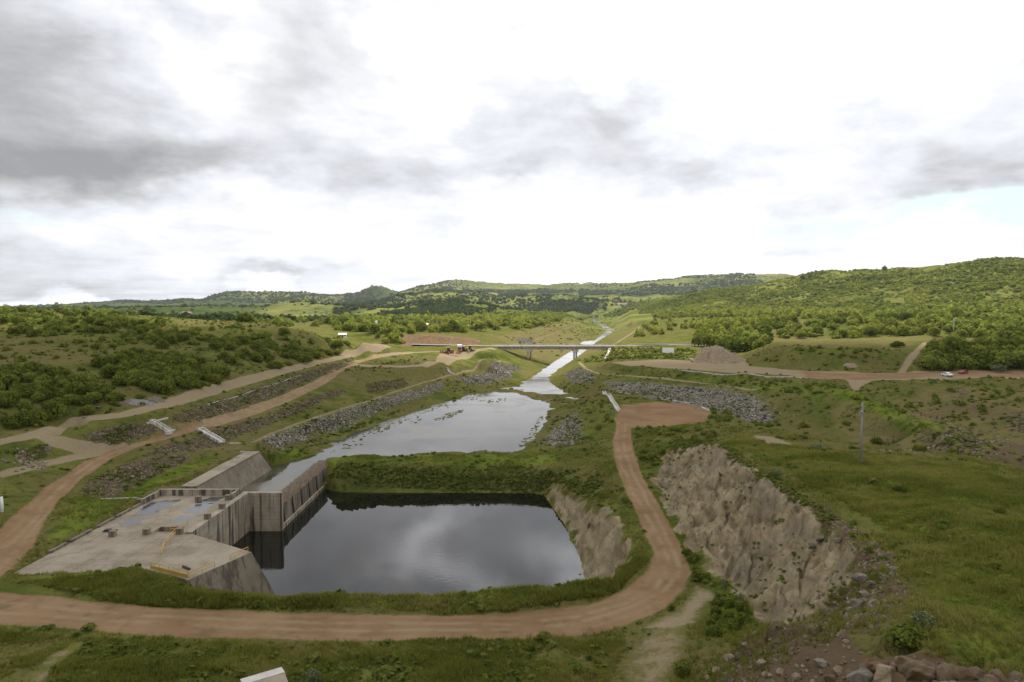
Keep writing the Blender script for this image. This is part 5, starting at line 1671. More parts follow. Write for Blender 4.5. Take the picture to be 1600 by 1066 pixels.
gr = [scatter(Gz, 60000, (.22, .6), (.7, 1.3), clump(7, 37, -.15), (.0, .5), True), scatter([(1120, 690), (1200, 690), (1430, 722), (1640, 770), (1700, 900), (1640, 1066), (1440, 1022), (1420, 950), (1390, 830), (1240, 740)], 26000, (.25, .65), (.7, 1.2), None, (0, .5)),
      scatter([(20, 910), (205, 888), (300, 924), (520, 932), (800, 920), (950, 902), (1000, 850), (1015, 880), (960, 930), (800, 956), (400, 952), (200, 944)], 12000, (.3, .7), (.8, 1.3), None, (0, .45)),
      scatter([(0, 990), (400, 1004), (900, 1002), (980, 1000), (950, 1075), (0, 1080)], 16000, (.25, .6), (.7, 1.2), clump(5, 47, -.2), (0, .5))]
merged('grass', TUFTS, patchy(np.concatenate(gr)), F_GRASS)

# single plants one can point at
for k, (px, py, w, hs, me, lab, cat) in enumerate([
        (1068, 1056, 2.0, 1.1, SHRUB_ME, 'dark green rounded bush on the bare tan ground at the bottom edge', 'bush'),
        (829, 1020, .95, 1.4, SHRUB_ME, 'small blue-green bush at the grassy edge below the red track', 'bush'),
        (488, 1070, 2.2, .9, SHRUB_GREY, 'grey-green leafy bush beside the concrete block at the bottom edge', 'bush'),
        (1440, 985, 1.9, .9, SHRUB_GREY, 'silvery bush on the grassy height above the reddish boulders', 'bush'),
        (1415, 1010, 3.0, .8, SHRUB_ME, 'wide dark green bush just below the silvery bush', 'bush'),
        (1214, 748, 2.2, .9, SHRUB_GREY, 'pale green bush at the top edge of the rock cutting', 'bush'),
        (1277, 705, 2.4, .8, SHRUB_GREY, 'pale low bush on the grass left of the utility pole', 'bush'),
        (1347, 727, 1.6, .9, SHRUB_GREY, 'pale bush at the foot of the utility pole', 'bush'),
        (1406, 768, 1.7, .8, SHRUB_ME, 'dark small bush alone on the bright grass right of the cutting', 'bush'),
        (1562, 803, 1.5, .9, SHRUB_ME, 'dark small bush alone on the bright grass near the right picture edge', 'bush'),
        (977, 786, 1.9, .9, SHRUB_ME, 'dark bush on the pool side edge of the red track', 'bush'),
        (1131, 928, 1.2, 1.8, SHRUB_GREY, 'tall pale stalky plant in the trough below the cutting', 'plant'),
        (1158, 950, 1.5, 1.4, SHRUB_GREY, 'pale stalky plant nearest the lower end of the cutting', 'plant'),
        (1140, 985, 2.2, .8, SHRUB_ME, 'dark spreading bush in the trough above the bare tan ground', 'bush'),
        (692, 712, 1.2, .9, SHRUB_ME, 'small dark bush standing on the grassy embankment between the waters', 'bush'),
        (1402, 543, 6.5, .8, SHRUB_ME, 'large round bush on the rim of the flat-topped mound', 'bush'),
        (1560, 582, 7.0, .7, SHRUB_GREY, 'greyish bare-twigged bush beside the grove near the cars', 'bush'),
        (610, 925, .6, 2.2, SHRUB_LIGHT, 'thin yellow-green plant standing up from the pool berm', 'plant'),
        (336, 1052, .9, 1.6, SHRUB_LIGHT, 'slim yellow-green plant left of the concrete block', 'plant')]):
    x, y, z = G(px, py)
    o = bpy.data.objects.new('bush' if cat == 'bush' else 'plant', me[k % len(me)])
    COL.objects.link(o)
    o.location = (x, y, ground(x, y) - .05 * w)
    o.scale = (w, w, w * hs)
    o.rotation_euler = (0, 0, k * 1.3)
    tag(o, lab, cat)

# tree of the skyline
for px, D, w, lab in ((1252, 1330, 11, 'lone round tree on the skyline at the lower shoulder of the long hill'), (1380, 1260, 12, 'lone flat tree on the skyline along the top of the long hill'), (376, 338, 6.5, 'dark round tree standing out on the grassy crest'), (384, 336, 7.5, 'darker larger tree next to the round tree on the crest')):
    x = (px - 800) / F * D
    o = bpy.data.objects.new('tree', None); COL.objects.link(o)
    for nm, me in (('crown', TREE_ME[2]), ('trunk', TRUNK_ME[1])):
        c_ = bpy.data.objects.new(nm, me); COL.objects.link(c_); c_.parent = o
    o.location = (x, D, ground(x, D) - .3); o.scale = (w, w, w)
    tag(o, lab, 'tree')

# ---------------------------------------------------------------- stones


def rock_arrays(seed):
    g = np.random.default_rng(seed)
    b = np.array([(x, y, z) for x in (-.46, .46) for y in (-.4, .4) for z in (-.36, .36)], float)
    b += g.uniform(-.17, .17, b.shape)
    qm, _ = np.linalg.qr(g.normal(size=(3, 3)))
    b = b @ qm.T
    f = np.array([(0, 1, 3, 2), (4, 6, 7, 5), (0, 4, 5, 1), (2, 3, 7, 6), (0, 2, 6, 4), (1, 5, 7, 3)])
    return b[f].astype(np.float32), np.full(6, g.uniform(.1, .9), np.float32)


ROCKS = [rock_arrays(k) for k in range(14)]
M_STONE = foliage_mat('loose_stone', (.098, .084, .062), (.195, .175, .140), (.36, .335, .285), 0.0)
M_STONEB = foliage_mat('brown_stone', (.080, .060, .038), (.145, .112, .074), (.27, .235, .175), 0.0)
st = [scatter(p, n, (.16, .42), (.8, 1.1), clump(6, 63, -.15), (0, .45), keep=False) for p, n in zip(RIPRAP, (8000, 3200, 8000, 1300, 1500, 1300))]
for a_ in st:
    a_[:, :2] += NPR.normal(size=(len(a_), 2)) * .9
    a_[:, 2] = field(H, a_[:, 0], a_[:, 1]) - .04 * a_[:, 3]
    a_[:, 3:5] *= np.exp(NPR.normal(size=(len(a_), 1)) * .28)
merged('riprap_stones', ROCKS, np.concatenate(st), M_STONE)
st = [scatter(p, n, (.16, .44), (.8, 1.1), clump(6, 64, -.15), (0, .45), keep=False) for p, n in zip(BROWN, (1100, 2600, 3200, 2600, 350, 500))]
st += [scatter(SCREE, 700, (.08, .36), (.6, 1), None, (0, .6), keep=False), scatter(OUTCROP, 450, (.08, .36), (.6, 1), None, (0, .6), keep=False), scatter(ROCK[1], 500, (.08, .28), (.6, 1), None, (.3, .6), keep=False)]
st += [scatter([(1340, 660), (1480, 640), (1580, 690), (1540, 724), (1430, 716), (1340, 700)], 600, (.25, .7), (.6, 1), clump(9, 61, .1), (.2, .6), keep=False), scatter([(20, 700), (80, 697), (70, 735), (20, 725)], 90, (.3, .7), (.6, 1), None, (.3, .7), keep=False)]
merged('loose_stones', ROCKS, np.concatenate(st), M_STONEB)
# ---------------------------------------------------------------- loose stones one can count


def boulder_mesh(seed, mat, name='boulder', sub=4, flat=.7):
    g = np.random.default_rng(seed)
    bm = bmesh.new()
    bmesh.ops.create_icosphere(bm, subdivisions=sub, radius=.5)
    pl = [Vector(tuple(v / np.linalg.norm(v))) for v in g.normal(size=(9, 3))]
    cut = g.uniform(.26, .44, 9)
    for v in bm.verts:
        p = v.co.copy()
        for n_, c_ in zip(pl, cut):
            dd = p.dot(n_)
            if dd > c_:
                p -= n_ * (dd - c_) * .9
        nz = .05 * float(fbm(np.array([p.x * 5 + seed]), np.array([p.y * 5 + p.z * 4]), 3, seed)[0])
        v.co = p * (1 + nz * 3.2)
        v.co.z *= flat
    me = bpy.data.meshes.new(name)
    bm.to_mesh(me); bm.free()
    me.materials.append(mat)
    return me


def rock_mat(name, a, b2, c2):
    mt, t, b = new_mat(name)
    P = t.add('ShaderNodeTexCoord').outputs['Object']
    oi = t.add('ShaderNodeObjectInfo')
    P = t.vm('ADD', P, oi.outputs['Location'])
    n1 = t.noise(P, 1.6, 5, .6); n2 = t.noise(P, 6, 4, .65)
    c = t.mix(t.sstep(n1, .38, .62), a, b2)
    c = t.mix(t.m('MULTIPLY', t.sstep(n2, .52, .68), .7), c, c2)
    t.put(b.inputs['Base Color'], c)
    bp = t.add('ShaderNodeBump'); bp.inputs['Strength'].default_value = .6; bp.inputs['Distance'].default_value = .12
    t.put(bp.inputs['Height'], n2); t.l.new(bp.outputs[0], b.inputs['Normal'])
    return mt


M_RED = rock_mat('reddish_rock', (.125, .078, .042), (.165, .120, .074), (.105, .092, .070))
M_GREYR = rock_mat('grey_rock', (.135, .115, .088), (.20, .175, .14), (.10, .085, .065))
M_TAN = rock_mat('tan_rock', (.22, .165, .105), (.28, .225, .15), (.15, .115, .075))
BRED = [boulder_mesh(40 + k, M_RED, 'boulder', 4, .8) for k in range(4)]
BGREY = [boulder_mesh(50 + k, M_GREYR) for k in range(5)]
BTAN = [boulder_mesh(60 + k, M_TAN, 'boulder', 4, .85) for k in range(3)]


def boulder(px, py, w, me, lab, grp=None, sz=1.0, rz=None, sinkf=.24):
    x, y, z = G(px, py)
    o = bpy.data.objects.new('boulder', me)
    COL.objects.link(o)
    o.location = (x, y, ground(x, y) + w * (.32 - sinkf) * sz)
    o.scale = (w, w * rng.uniform(.7, 1.0), w * sz)
    o.rotation_euler = (rng.uniform(-.2, .2), rng.uniform(-.2, .2), rng.uniform(0, 6.28) if rz is None else rz)
    tag(o, lab, 'boulder', grp)


boulder(1430, 1055, 2.2, BRED[0], 'big reddish boulder with a grey top at the bottom edge below the dark bush', None, 1.05, .4)
boulder(1385, 1062, 2.1, BTAN[0], 'tan split boulder left of the big reddish boulder', None, 1.1)
boulder(1345, 1062, 1.6, BGREY[0], 'grey-brown boulder at the left end of the bottom-edge boulder row', None, .9)
boulder(1475, 1058, 1.7, BRED[1], 'orange-brown boulder just right of the big reddish boulder', None, 1.0)
boulder(1508, 1060, 1.4, BRED[2], 'small rusty boulder wedged beside the grass at the bottom edge', None, 1.0)
boulder(1545, 1066, 1.1, BRED[3], 'flat dark rusty boulder nearest the right picture corner', None, .8)
for px, py, w in ((1352, 1048, 1.0), (1372, 1046, 1.2), (1402, 1044, 1.1), (1452, 1046, 1.2), (1466, 1052, .9), (1492, 1052, 1.1), (1524, 1058, 1.3), (1560, 1062, 1.2), (1590, 1064, 1.2), (1400, 1066, 1.3), (1330, 1056, .9), (1300, 1062, 1.0)):
    boulder(px, py, w, BRED[rng.randrange(4)], 'reddish-brown rock in the broken outcrop along the bottom edge', 'rocks of the bottom-edge outcrop', 1.0, None, .3)
boulder(1285, 1038, 1.1, BGREY[1], 'flat pale grey slab lying alone on the brown rocky shoulder', None, .5)
boulder(1366, 852, 1.15, BGREY[2], 'pale grey boulder on the brown scree beside the bright grass', None, .8)
boulder(1400, 890, 1.1, BGREY[3], 'pale flat boulder at the grassy edge of the scree', None, .6)
for px, py, w in ((1345, 908, 1.4), (1362, 915, 1.0), (1380, 905, 1.1), (1352, 930, 1.0), (1340, 948, 1.3), (1330, 955, .9), (1365, 945, .9), (1392, 898, .8), (1325, 965, .9)):
    boulder(px, py, w, BGREY[rng.randrange(5)], 'grey-brown boulder in the tumbled line across the lower scree', 'boulders of the lower scree')
for px, py, w in ((1290, 800, .9), (1305, 812, .7), (1330, 838, .8), (1350, 860, .8), (1385, 855, .7), (1310, 845, .8), (1285, 842, 1.4), (1270, 852, 1.0), (1375, 870, .7)):
    boulder(px, py, w, BGREY[rng.randrange(5)], 'small grey boulder in the upper scree at the top of the rock cutting', 'boulders of the upper scree')
for px, py, w in ((1120, 1050, .8), (1140, 1030, .9), (1165, 1008, .8), (1190, 1040, .8), (1220, 1050, .7), (1245, 1062, .8), (1105, 1060, .7), (1310, 1050, .9), (1180, 992, .7)):
    boulder(px, py, w, BTAN[rng.randrange(3)], 'tan boulder set in the brown rocky shoulder at the bottom edge', 'boulders of the rocky shoulder')
for px, py, w in ((10, 722, 1.0), (30, 728, .8), (36, 734, .8), (26, 737, .7), (3, 719, .8)):
    boulder(px, py, w, BGREY[rng.randrange(5)], 'pale boulder on the grass below the small stone patch at the picture edge', 'pale boulders by the small stone patch')
boulder(152, 637, 2.2, BGREY[4], 'white block of stone at the foot of the hillside by the pale road', None, .5)
boulder(133, 653, 1.1, BGREY[1], 'small white stone on the grass verge of the pale road', None, .8)
boulder(888, 760, .9, BGREY[0], 'small white stone on the grass above the pool rock', None, .7)


def heap(name, lab, px, py, wx, wy, h, mat, seed, cat, ridge=1.0):
    x, y, z = G(px, py)
    n = 70
    g = np.linspace(-1, 1, n)
    X, Y = np.meshgrid(g, g, indexing='ij')
    rad = np.hypot(X * (1 + .1 * np.sin(Y * 3)), Y)
    body = np.clip(1.02 - rad, 0, 1)
    body = np.where(body > .42, .42 + (body - .42) * .35, body) / .62
    an = np.arctan2(Y, X)
    rills = 1 - np.abs(fbm(an * 5.5 + seed, rad * 1.3, 3, seed)) * 1.5
    Zs = h * body * (.82 + .26 * fbm(X * 2.2, Y * 2.2, 3, seed)) + (rills - .6) * .17 * h * np.clip(body * 3, 0, 1) + fbm(X * 8, Y * 8, 4, seed + 2) * .13 * h
    gx, gy = x + X * wx / 2, y + wy * .35 + Y * wy / 2
    base = hgrid(H, gx.ravel(), gy.ravel()).reshape(n, n)
    V = np.stack([gx - x, gy - y, base - z - .12 + np.maximum(Zs, 0)], -1).reshape(-1, 3)
    i, j = np.meshgrid(np.arange(n - 1), np.arange(n - 1), indexing='ij')
    a = (i * n + j).ravel()
    q = np.stack([a, a + n, a + n + 1, a + 1], 1)
    ok = (body.ravel()[q] > 0).any(1)
    o = bpy.data.objects.new(name, mesh_np(name, V, q[ok].ravel(), np.full(ok.sum(), 4), mat))
    COL.objects.link(o)
    o.location = (x, y, z)
    return tag(o, lab, cat)


M_EARTH = rock_mat('pale_earth', (.24, .185, .118), (.34, .275, .185), (.14, .105, .065))
M_GRAVEL = rock_mat('grey_gravel', (.18, .17, .155), (.25, .24, .22), (.13, .12, .11))
heap('earth_heap', 'big rilled heap of pale tan earth beside the yard on the far bank', 1126, 567, 24, 14, 8.2, M_EARTH, 3, 'earth heap')
heap('gravel_heap', 'grey gravel heap beside the pale road at the foot of the hillside', 216, 633, 8, 4, 1.3, M_GRAVEL, 6, 'gravel heap')
heap('gravel_heap', 'smaller darker rubble heap next to the grey gravel heap', 240, 627, 5, 3, 1.1, M_GREYR, 7, 'rubble heap')
heap('orange_soil_heap', 'low orange soil heap among shrubs beside the pale road', 188, 634, 4, 2.5, .9, M_RED, 8, 'soil heap')
heap('rubble_heap', 'flat pale rubble heap on the grassy flank of the mound', 1330, 574, 6, 3, .7, M_TAN, 9, 'rubble heap')

# ---------------------------------------------------------------- concrete bits along the banks


def chute(lab, p0, p1, w=1.5, foot=False):
    """open stepped drain running down a slope: floor, two side walls, head box"""
    a, b2 = Vector(G(*p0)), Vector(G(*p1))
    t = thing('drain_chute', lab, 'drain chute', tuple(a))
    d3 = b2 - a
    u = Vector((d3.x, d3.y, 0)).normalized(); w_ = Vector((-u.y, u.x, 0))
    n = 14
    fl, s1, s2 = MB(), MB(), MB()
    for k in range(n):
        q0, q1 = a + d3 * (k / n), a + d3 * ((k + 1) / n)
        for mb, o0, o1, top in ((fl, -w / 2, w / 2, .12), (s1, w / 2, w / 2 + .22, .5), (s2, -w / 2 - .22, -w / 2, .5)):
            z0 = max(ground(q0.x, q0.y), ground(q1.x, q1.y)) + .02
            z0b = ground(q1.x, q1.y)
            zt = [ground(q0.x, q0.y), ground(q1.x, q1.y)]
            pts = []
            for dz in (-.4, top):
                for q, zz, oo in ((q0, zt[0], o0), (q1, zt[1], o0), (q1, zt[1], o1), (q0, zt[0], o1)):
                    p = q + w_ * oo
                    pts.append((p.x - a.x, p.y - a.y, zz + .12 + dz - a.z))
            mb.hull(pts)
    fl.build('floor', M_PALE, t); s1.build('side_wall', M_PALE, t); s2.build('side_wall', M_PALE, t)
    hb = MB().box(-w * .75, w * .75, -.35, .35, -.4, .62)
    o = hb.build('head_wall', M_PALE, t, tuple(-u * .3), .03)
    o.rotation_euler = (0, 0, math.atan2(w_.y, w_.x))
    if foot:
        fb = MB().box(-1.6, 1.6, -.5, .5, -.4, .35)
        o = fb.build('outlet_apron', M_PALE, t, (d3.x, d3.y, ground(b2.x, b2.y) - a.z), .03)
        o.rotation_euler = (0, 0, math.atan2(w_.y, w_.x))
    return t


chute('white concrete drain chute from the pale upper road down to the dirt road', (240, 660), (266, 675), 1.1, True)
chute('white concrete drain chute below the dirt road ending above the wing wall', (315, 673), (347, 692), 1.1)
chute('small white drain chute on the bank under the trampled turning place', (699, 577), (709, 586), .8)
chute('white concrete drain chute beside the red earth yard on the pond side', (944, 614), (966, 643), .9)
chute('pale drain chute down the grassy bank beside the bridge end', (953, 545), (946, 562), .8)


def gutter(lab, pts, w=.35, h=.22):
    P = [Vector(G(*p)) for p in pts]
    a = P[0]
    mb = MB()
    for q0, q1 in zip(P[:-1], P[1:]):
        n = max(1, int((q1 - q0).length / 3))
        for k in range(n):
            r0, r1 = q0.lerp(q1, k / n), q0.lerp(q1, (k + 1) / n)
            u = Vector((r1.x - r0.x, r1.y - r0.y, 0)).normalized(); w_ = Vector((-u.y, u.x, 0)) * w / 2
            pts8 = []
            for dz in (-.25, h):
                for r, s2 in ((r0, -1), (r1, -1), (r1, 1), (r0, 1)):
                    p = r + w_ * s2
                    pts8.append((p.x - a.x, p.y - a.y, ground(r.x, r.y) + dz - a.z))
            mb.hull(pts8)
    bmesh.ops.remove_doubles(mb.bm, verts=mb.bm.verts, dist=.001)
    o = mb.build('concrete_kerb', M_PALE, None, tuple(a))
    return tag(o, lab, 'kerb')


gutter('broken white kerb along the near edge of the yard and right-bank road', [(1061, 579), (1150, 585), (1253, 592)], .45, .3)
gutter('short white kerb along the pale upper road above the first chute', [(229, 662), (242, 659), (262, 654)], .4, .25)
gutter('thin white kerb along the pale upper road edge', [(325, 632), (363, 622), (420, 603), (470, 587)], .22, .08)
gutter('thin white kerb across the grass left of the deck parapet', [(158, 781), (190, 780), (217, 779)], .3, .2)
gutter('white kerb on the far corner of the red earth yard', [(1043, 624), (1078, 631)], .4, .3)
gutter('white kerb piece at the right corner of the red earth yard', [(1096, 637), (1110, 643)], .4, .3)
gutter('little white kerb on the grass behind the red earth yard', [(968, 614), (984, 616)], .4, .25)
gutter('small flat pale kerb stone at the foot of the second chute', [(358, 693), (378, 693)], .6, .12)

x, y = -19.2, 47.8
gz = ground(x, y)
cbk = thing('concrete_block', 'pale concrete block with a sloping front in the grass at the bottom edge', 'block', (x, y, gz))
a0, a1, a2 = pz(375, 1061, gz + 1.0), pz(440, 1042, gz + 1.0), pz(452, 1075, gz + .2)
ux, uy = a1[0] - a0[0], a1[1] - a0[1]
L = math.hypot(ux, uy); ux /= L; uy /= L
vx, vy = uy, -ux
P0 = (a0[0] - x, a0[1] - y); P1 = (a1[0] - x, a1[1] - y)
off2 = lambda p, s_: (p[0] + vx * s_, p[1] + vy * s_)
MB().prism([P0, P1, off2(P1, .95), off2(P0, .95)], -.6, 1.0).build('cap', M_PALE, cbk, None, .03)
q = [off2(P0, .952), off2(P1, .952), off2(P1, 2.6), off2(P0, 2.6)]
MB().hull([(p[0], p[1], -.8) for p in q] + [(q[0][0], q[0][1], .95), (q[1][0], q[1][1], .95), (q[2][0], q[2][1], .1), (q[3][0], q[3][1], .1)]).build('sloping_face', M_WALL, cbk)
x, y, z = G(3, 800)
wp = MB().tube([(0, 0, -.4), (.05, 0, 1.2), (.0, .02, 2.3)], [.24, .2, .16], 8).build('white_post', M_WHITE, None, (x, y, z), 0, True)
tag(wp, 'leaning white post in the grass at the left picture edge', 'post')

# ---------------------------------------------------------------- poles, sign, houses


def utility_pole(px, py, h, lab, arm=True, mat=None):
    x, y, z = G(px, py)
    t = thing('utility_pole', lab, 'utility pole', (x, y, ground(x, y)))
    MB().tube([(0, 0, -.5), (0, 0, h * .5), (0, 0, h)], [.20, .165, .12], 10).build('shaft', mat or M_GREYP, t, None, 0, True)
    if arm:
        ar = MB().box(-.55, .55, -.07, .07, h - .55, h - .42).box(-.06, .06, -.6, .6, h - 1.5, h - 1.38)
        ar.build('crossarm', mat or M_GREYP, t)
        for s_ in (-.45, 0, .45):
            MB().tube([(s_, 0, h - .419), (s_, 0, h - .3), (s_, 0, h - .22)], [.05, .08, .03], 8).build('insulator', M_DARK, t)
        MB().tube([(-.3, -.1, h - 1.9), (-.3, -.1, h - 1.38)], .16, 8).build('fuse_box', M_GREYP, t)
    return t


utility_pole(1345, 722, 9.0, 'tall grey concrete utility pole on the grassy height with its crossarm')
M_LPOLE = plain('light_pole', (.55, .54, .50), .8)
utility_pole(1490, 522, 9, 'pale concrete utility pole among trees at the foot of the long hill', True, M_LPOLE)
utility_pole(683, 515, 9, 'thin pale utility pole in the wood behind the brown cutting', False, M_LPOLE)
utility_pole(735, 512, 9, 'thin pale utility pole in the wood above the parked trucks', False, M_LPOLE)
x, y, z = G(1044, 553)
sg = thing('sign_board', 'blank white rectangular sign board on two posts in the field by the road', 'sign', (x, y, ground(x, y)))
MB().box(-3.1, 3.1, -.06, .06, .5, 3.1).build('board', M_WHITE, sg, None, .02)
for s_ in (-2.2, 2.2):
    MB().box(s_ - .08, s_ + .08, .065, .2, -.4, 3.0).build('post', M_GREYP, sg)
MB().box(-.9, -.75, .7, .85, -.3, 5.4).box(-1.9, .3, .7, .85, 4.6, 4.8).build('mast', M_GREYP, sg)

M_HOUSE = plain('white_render', (.70, .68, .64), .8, 0, .08, .5)
M_TILE = plain('clay_tile', (.36, .20, .13), .9, 0, .3, 1.5)
M_WIN = plain('dark_window', (.03, .035, .04), .3)


def house(px, D, w, dp, h, lab, rz=0.0, roofm=None):
    x = (px - 800) / F * D
    t = thing('small_house', lab, 'house', (x, D, ground(x, D) - .2), rz)
    MB().box(-w / 2, w / 2, -dp / 2, dp / 2, -.5, h).build('wall', M_HOUSE, t)
    r = MB()
    for s_ in (-1, 1):
        r.hull([(-w / 2 - .4, s_ * (dp / 2 + .5), h - .15), (w / 2 + .4, s_ * (dp / 2 + .5), h - .15), (w / 2 + .4, 0, h + dp * .26), (-w / 2 - .4, 0, h + dp * .26),
                (-w / 2 - .4, s_ * (dp / 2 + .5), h + .05), (w / 2 + .4, s_ * (dp / 2 + .5), h + .05), (w / 2 + .4, 0, h + dp * .26 + .2), (-w / 2 - .4, 0, h + dp * .26 + .2)])
    r.build('roof', roofm or M_TILE, t)
    for s_ in (-.3, .3):
        MB().box(w * s_ - .6, w * s_ + .6, -dp / 2 - .06, -dp / 2 - .003, 1.0, 2.1).build('window', M_WIN, t)
    MB().box(-.5, .5, -dp / 2 - .06, -dp / 2 - .003, 0.1, 2.1).build('door', M_WOOD, t)
    return t


for px, D, w, dp, h, lab, rz in ((535, 428, 4.5, 3.5, 1.9, 'small white house among trees on the hill shoulder above the road bend', .2), (293, 1250, 16, 10, 4, 'tiny white house far behind the grassy crest', .1),
                                 (446, 1000, 12, 8, 3.5, 'tiny white house beside the dark trees below the light green slope', .3), (665, 640, 8, 6, 3, 'small pale house deep in the wood behind the brown cutting', -.2),
                                 (678, 650, 7, 5, 3, 'second pale house deep in the wood beside a taller dark tree', .2), (975, 2150, 15, 9, 4, 'tiny tan roofed house at the foot of the far hills above the canal', .1),
                                 (968, 2200, 13, 9, 4, 'tiny house left of the others above the canal', -.2), (1003, 2300, 16, 9, 4, 'tiny house right of the others above the canal', .3)):
    house(px, D, w, dp, h, lab, rz, M_HOUSE if D < 1100 else None)
D = 520
x = (588 - 800) / F * D
wt = thing('water_tower', 'slim white water tower standing among the trees behind the road bend', 'water tower', (x, D, ground(x, D)))
wt.scale = (.5, .5, .75)
for a, b2 in ((-1.1, -1.1), (-1.1, 1.1), (1.1, -1.1), (1.1, 1.1)):
    MB().box(a - .18, a + .18, b2 - .18, b2 + .18, -.5, 8.0).build('leg', M_HOUSE, wt)
MB().tube([(0, 0, 8.001), (0, 0, 8.3), (0, 0, 10.8), (0, 0, 11.2)], [1.5, 1.9, 1.9, 1.2], 16).build('tank', M_WHITE, wt)

# ---------------------------------------------------------------- vehicles
M_GLASS = plain('car_glass', (.02, .025, .03), .08, 0, .1, 2, .6)
M_TYRE = plain('tyre', (.02, .02, .02), .85)
M_RIM = plain('rim', (.35, .35, .36), .35, .6)
M_CARW = plain('white_car_paint', (.78, .78, .79), .25, 0, .03, 2, .6)
M_CARR = plain('red_car_paint', (.30, .015, .020), .25, 0, .05, 2, .6)
M_LAMP = plain('lamp_glass', (.6, .6, .58), .15)
M_TAIL = plain('tail_lamp', (.3, .01, .01), .2)
M_MACH = plain('red_machine_paint', (.36, .050, .025), .5, 0, .25, 1.5)
M_MYEL = plain('yellow_machine_paint', (.50, .26, .04), .55, 0, .3, 1.5)


def wheel(parent, x, y, r, w=.22, name='wheel'):
    t = MB().tube([(x - w / 2, y, r), (x - w / 2 + .02, y, r), (x + w / 2 - .02, y, r), (x + w / 2, y, r)], [r * .9, r, r, r * .9], 18).build(name, M_TYRE, parent)
    MB().tube([(x - w / 2 - .012, y, r), (x + w / 2 + .012, y, r)], r * .58, 12).build('rim', M_RIM, t)
    return t


def car(lab, x, y, rz, paint, wagon=False):
    t = thing('parked_car', lab, 'car', (x, y, ground(x, y)), rz)
    half = [(-2.05, .35), (-2.1, .62), (-1.95, .88), (-1.1, .96), (-.45, 1.40 if not wagon else 1.45), (.75, 1.47), (1.55 if not wagon else 1.9, 1.35), (2.02, .98), (2.08, .6), (2.0, .34)]
    mb = MB()
    rows = []
    for s_, inset in ((-1, 0), (-1, .0), (1, 0), (1, 0)):
        pass
    secs = []
    for xx, inn in ((-.84, .10), (-.80, 0), (.80, 0), (.84, .10)):
        ring = []
        for (yy, zz) in half:
            tuck = .16 if zz > 1.2 else (.04 if zz > .95 else 0)
            sx = xx * (1 - tuck) if abs(xx) > .5 else xx
            ring.append(mb.bm.verts.new((sx, yy * (1 - inn * .12), zz - (inn * .25 if zz > .5 else -inn * .2))))
        secs.append(ring)
    n = len(half)
    for a, b2 in zip(secs[:-1], secs[1:]):
        for k in range(n):
            mb.bm.faces.new([a[k], a[(k + 1) % n], b2[(k + 1) % n], b2[k]])
    mb.bm.faces.new(secs[0]); mb.bm.faces.new(secs[-1][::-1])
    mb.build('body', paint, t, None, .03, False)
    # windows: screens and side glass just proud of the body
    MB().hull([(-.60, -1.075, 1.0), (.60, -1.075, 1.0), (.60, -1.03, 1.03), (-.60, -1.03, 1.03), (-.54, -.51, 1.385), (.54, -.51, 1.385), (.54, -.44, 1.37), (-.54, -.44, 1.37)]).build('windscreen', M_GLASS, t)
    ry = 1.55 if not wagon else 1.9
    MB().hull([(-.58, 2.02, 1.02), (.58, 2.02, 1.02), (.58, 1.9, .98), (-.58, 1.9, .98), (-.54, ry + .04, 1.34), (.54, ry + .04, 1.34), (.54, ry - .08, 1.33), (-.54, ry - .08, 1.33)]).build('rear_window', M_GLASS, t)
    for s_ in (-1, 1):
        MB().hull([(s_ * .80, -.88, 1.0), (s_ * .80, ry + .12, 1.0), (s_ * .835, ry + .12, 1.0), (s_ * .835, -.88, 1.0), (s_ * .69, -.42, 1.36), (s_ * .69, ry - .15, 1.36), (s_ * .725, ry - .15, 1.36), (s_ * .725, -.42, 1.36)]).build('side_window', M_GLASS, t)
        MB().box(s_ * .48 - .17, s_ * .48 + .17, -2.14, -2.0, .66, .80).build('headlight', M_LAMP, t)
        MB().box(s_ * .62 - .12, s_ * .62 + .12, 2.0, 2.11, .70, .92).build('tail_light', M_TAIL, t)
        for yy in (-1.3, 1.3):
            wheel(t, s_ * .78, yy, .32)
    MB().box(-.75, .75, -2.17, -1.98, .30, .50).build('bumper', M_DARK, t, None, .02)
    MB().box(-.75, .75, 1.96, 2.14, .30, .52).build('bumper', M_DARK, t, None, .02)
    return t


x, y, z = G(1480, 588)
car('white parked car seen from the front on the reddish road', x, y, R(8), M_CARW, True)
x, y, z = G(1505, 584)
car('dark red parked car beside the grove of trees', x, y, R(-62), M_CARR)


def truck(lab, x, y, rz):
    t = thing('white_truck', lab, 'truck', (x, y, ground(x, y)), rz)
    MB().box(-1.25, 1.25, -1.2, 3.4, 1.15, 4.0).build('cargo_box', M_WHITE, t, None, .04)
    MB().hull([(-1.15, -3.0, .7), (1.15, -3.0, .7), (1.15, -1.3, .7), (-1.15, -1.3, .7), (-1.1, -2.7, 2.9), (1.1, -2.7, 2.9), (1.1, -1.3, 2.95), (-1.1, -1.3, 2.95)]).build('cab', M_MACH, t, None, .05)
    MB().hull([(-1.0, -3.0, 1.75), (1.0, -3.0, 1.75), (1.0, -2.8, 1.75), (-1.0, -2.8, 1.75), (-.98, -2.86, 2.65), (.98, -2.86, 2.65), (.98, -2.6, 2.65), (-.98, -2.6, 2.65)]).build('windscreen', M_GLASS, t)
    MB().box(-.5, .5, -2.6, 3.3, .7, 1.12).build('chassis', M_DARK, t)
    for s_ in (-1, 1):
        MB().box(s_ * .8 - .2, s_ * .8 + .2, -3.06, -2.98, .95, 1.2).build('headlight', M_LAMP, t)
        for yy in (-2.1, 1.7, 2.8):
            wheel(t, s_ * 1.0, yy, .5, .32)
    return t


